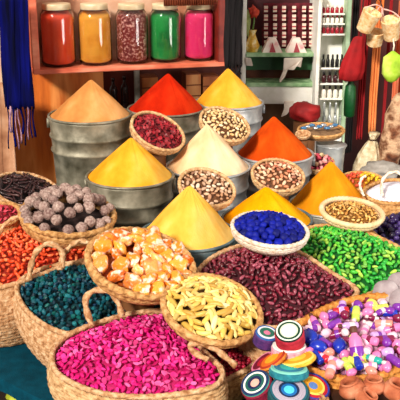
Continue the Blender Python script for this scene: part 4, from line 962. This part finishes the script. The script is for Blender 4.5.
def rack(y1, y0, n, x0, x1, body, cap, label, grp, rw=.42, neck=.68):
    zb = SY(330,y1,YC+.03).z+.0015; z1 = SY(330,y0,YC+.03).z; h = z1-zb
    for k in range(n):
        px = x0+(x1-x0)*(k+.5)/n; p = SY(px,(y0+y1)/2,YC+.06); R = (x1-x0)/n*rw/F*5.8
        R = min(R,.02)
        lb = Matrix.Translation((p.x,p.y,zb))
        rt2 = empty('small_bottle',(p.x,p.y,zb),label,'bottle',grp)
        child('bottle_body',mesh_of('bottle_body',*xform(lathe([(R*.9,0),(R,.003),(R,h*(neck-.12)),(R*.5,h*neck)],14),lb),body),rt2)
        child('cap',mesh_of('cap',*xform(lathe([(R*.55,h*neck),(R*.55,h*.97),(R*.4,h)],12),lb),cap),rt2)
rack(13.5,5,5,321,344,REDB,WHB,'one small red bottle with white cap on the top rack row of the white cabinet','red bottles, top rack row')
rack(23.5,15.5,5,321,344,WHB,REDB,'one small white bottle with red cap on the second rack row','white bottles, second rack row')
rack(34,25,5,321,344,REDB,WHB,'one small red bottle with white cap on the third rack row above the bare panel','red bottles, third rack row')
rack(68,55,5,321,344,BLKC,BLKC,'one small black bottle on the rack row just below the bare white panel','black bottles below the bare panel')
rack(83.5,72,4,321,344,DKB,BLKC,'one dark brown bottle on the rack row above the white bottles','dark brown bottles in the rack')
rack(98.5,86,4,321,344,WHB,BLKC,'one white bottle with black cap on the lower rack row','white bottles with black caps')
rack(130,103,4,321,344,SIL,SIL,'one tall silver spray bottle at the bottom of the white cabinet','silver spray bottles', rw=.34, neck=.55)
# hanging textiles at right
drape('hanging_rug',345,360,-8,152,5.75,M_noise('black_cloth',['050203','140a0c'],8,.9),'long black cloth hanging right of the white bottle cabinet','cloth',amp=.01,folds=3,thick=.03)
RCL = M_noise('bright_red_cloth',['6c0408','980a10','b01016'],8,.8,bump=.3)
c = SY(354,60,5.45)
V, Fc = lathe([(.02,.17),(.035,.16),(.05,.10),(.075,0),(.085,-.08),(.075,-.14),(.03,-.155)],40,wob=lambda a,i:.08*math.sin(6*a+i*.5))
rt = empty('red_bag',(c.x,c.y,c.z-.155),'bright red cloth bag hanging beside the white bottle cabinet','bag')
child('bag_body', mesh_of('bag_body',[Vector((x*.92+.022*z/.17,y*.5,z*.88))+c for x,y,z in V],Fc,RCL),rt)
child('cord', mesh_of('cord',*tube([c+Vector((.022,0,.145)),c+Vector((.03,.01,.30)),c+Vector((.032,.02,.50))],.004),RCL),rt)
c = SY(350,98,5.5); h = .13
rt = empty('green_bottle',(c.x,c.y,c.z-h),'dark green bottle-shaped pouch hanging under the red bag','pouch')
v,f = lathe([(.015,-h),(.035,-h*.9),(.040,0),(.034,h*.6),(.014,h*.8),(.014,h)],28); child('pouch_body',mesh_of('pouch_body',[c+Vector(p) for p in v],f,M_noise('bottle_green',['04280f','0c5424'],10,.5)),rt)
v,f = lump(3,(.018,.015,.02),.2); child('white_knot',mesh_of('white_knot',[c+Vector((-.03,-.01,h*.95))+Vector(q) for q in v],f,WC),rt)
HT = [(356,371,-8,138,5.62,['5c060c','9c1018','b81c20'],'dark red rug hanging right of the red bag'),
 (368,384,-8,132,5.56,['a03c10','d8702c','f09858'],'rust-orange rug hanging behind the little straw baskets'),
 (381,393,-8,142,5.60,['6c0810','a0141c'],'maroon rug hanging below the lime pouch'),
 (390,412,-8,128,5.54,['b84c1c','e8845c','f4a880'],'orange striped rug hanging at the right edge')]
for x0,x1,y0,y1,Y,cols,lab in HT:
    drape('hanging_rug',x0,x1,y0,y1,Y,M_noise('rug_'+lab[:6].replace(' ','_'),cols,6,.9,bump=.4,stretch=(1.2,1,.12)),lab,'rug',amp=.016,folds=2.5,group='rugs hanging at the right',thick=.02)
# rail that carries all this
a = SY(318,-6,5.58); b_ = SY(420,-6,5.58)
top('hanging_rail', mesh_of('hanging_rail',*tube([(a.x,5.58,a.z),(b_.x+.3,5.58,a.z)],.012),DARKW),'dark rail above the frame carrying the rugs','rail')
# three little straw baskets and lime pouch
BSK = M_noise('basket_yellow',['d89c58','f4cc94','fce4c0'],50,.8,bump=.5,bscale=120)
for i,(px,py,top_,bot,ax,ay,lab) in enumerate([(368,21,8,6,-.35,1,'small straw basket hanging on the left of the three'),(375,38,7,6,.0,1,'small straw basket hanging lowest behind the other two'),(391,29,8,6,.25,1,'small straw basket hanging on the right of the three')]):
    Y = 5.25+(.10 if i == 1 else 0); c = SY(px,py,Y); s = Y/F*1.2
    h = 18*s if i != 1 else 12*s; R1 = top_*s; R0 = bot*s; tl = ax
    rows_=10; pr = []
    for k in range(rows_*2+1):
        t_ = k/(rows_*2); pr.append((R0+(R1-R0)*t_+(.0025 if k%2 else 0), -h/2+h*t_))
    pr += [(R1*.9,h/2),(R0*.9,-h/2+.01),(.001,-h/2+.01)]
    v,f = lathe(pr,32); M_ = Matrix.Translation(c)@Matrix.Rotation(tl,4,'Y')@Matrix.Rotation(.35,4,'X')
    if i == 0: M_ = Matrix.Translation(c)@Matrix.Rotation(-tl,4,'Y')@Matrix.Rotation(.35,4,'X')
    if i == 2: M_ = Matrix.Translation(c)@Matrix.Rotation(-.2,4,'Y')@Matrix.Rotation(.35,4,'X')
    rt = empty('hanging_basket',c-Vector((0,0,h/2)),lab,'basket','small straw baskets hanging at the top right')
    child('basket_body',mesh_of('basket_body',[M_@Vector(p) for p in v],f,BSK),rt)
    tp = M_@Vector((0,0,h/2)); apx = SY([382,381,382][i],8-2*i if i<2 else 9,Y)
    pl = M_@Vector((-R1*.95,0,h/2)); pr_ = M_@Vector((R1*.95,0,h/2))
    mid = pl.lerp(pr_,.5)+Vector((0,0,.0))
    path = catmull([pl, pl.lerp(apx,.6)+Vector((0,0,.02)), apx, pr_.lerp(apx,.5)+Vector((0.005,0,.01)), pr_],24,closed=False)
    child('handle',mesh_of('handle',*tube(path,.0042,ns=8,strands=2,twist=.8),M_noise('pink_cord',['c88c84','ecc4b4'],30,.7)),rt)
# hook on rail
hp = SY(382,8,5.25); 
top('hook_cord', mesh_of('hook_cord',*tube([hp,(hp.x,5.35,hp.z+.06),(hp.x,5.56,a.z-.005)],.005),DARKW),'dark cord tying the little straw baskets to the rail above','cord')
# lime pouch
c = SY(392,66,5.2); s = 5.2/F
v,f = lathe([(.3*s,-17*s),(5*s,-15*s),(9.8*s,-8*s),(10.3*s,0),(9.5*s,9*s),(2.5*s,14*s),(1.2*s,15*s)],32,wob=lambda a,i:.06*math.sin(5*a+i*.6))
rt = empty('drawstring_pouch',c-Vector((0,0,17*s)),'lime green drawstring pouch hanging at the right edge below the baskets','pouch')
child('pouch_body',mesh_of('pouch_body',[c+Vector((x,y*.5,z)) for x,y,z in v],f,M_noise('lime_cloth',['7ca418','a8cc30','d0e468'],12,.7,bump=.3)),rt)
child('drawstring',mesh_of('drawstring',*tube([c+Vector((0,0,14*s)),c+Vector((.004,0,20*s)),c+Vector((-.002,.02,27*s))],.004,strands=2,twist=.8,ns=8),M_noise('pale_string',['d8c8b0','f0e4d0'],20)),rt)
# things on the floor seen at the lower left
c = G(24,397,.03)
v,f = lump(5,(.07,.05,.03),.25,3,ICO3)
top('yellow_cloth', mesh_of('yellow_cloth',[Vector((c.x,c.y,.031))+Vector((p[0],p[1],max(-.03,p[2]))) for p in v],f,M_noise('olive_yellow',['8c9c10','c8cc40'],20)),'yellow-green rag on the dark floor at the lower left','rag')
# ================================================================== light
w = bpy.data.worlds.new('World'); SC.world = w; w.use_nodes = True; nt = w.node_tree; bg = nt.nodes['Background']
tc = nt.nodes.new('ShaderNodeTexCoord'); sp = nt.nodes.new('ShaderNodeSeparateXYZ'); nt.links.new(tc.outputs['Generated'], sp.inputs[0])
r = ramp(nt, [(.0,'4a3a30'),(.48,'6c5a4c'),(.55,'b8b0a8'),(.8,'fff4e4'),(1.0,'fff8f0')])
ma = nt.nodes.new('ShaderNodeMath'); ma.operation = 'MULTIPLY_ADD'; ma.inputs[1].default_value = .5; ma.inputs[2].default_value = .5
nt.links.new(sp.outputs[2], ma.inputs[0]); nt.links.new(ma.outputs[0], r.inputs[0]); nt.links.new(r.outputs[0], bg.inputs[0]); bg.inputs[1].default_value = .62
sun = bpy.data.lights.new('sun', 'SUN'); sun.energy = 4.2; sun.angle = math.radians(9); sun.color = (1,.94,.84)
so = bpy.data.objects.new('sun', sun); COL.objects.link(so); d = Vector((.42,.80,-.56)); so.rotation_euler = d.to_track_quat('-Z','Y').to_euler()
ar = bpy.data.lights.new('street_daylight', 'AREA'); ar.shape = 'RECTANGLE'; ar.size = 2.2; ar.size_y = 3.0; ar.energy = 200; ar.color = (1,.97,.92)
ao = bpy.data.objects.new('street_daylight', ar); COL.objects.link(ao); ao.location = (4.6,.2,1.1); ao.rotation_euler = (Vector((-.4,4.9,1.2))-ao.location).to_track_quat('-Z','Y').to_euler()
vs = SC.view_settings; SC.view_settings.view_transform = 'Standard'; vs.look = 'None'; vs.gamma = 1; vs.use_curve_mapping = False; vs.exposure = 0.1
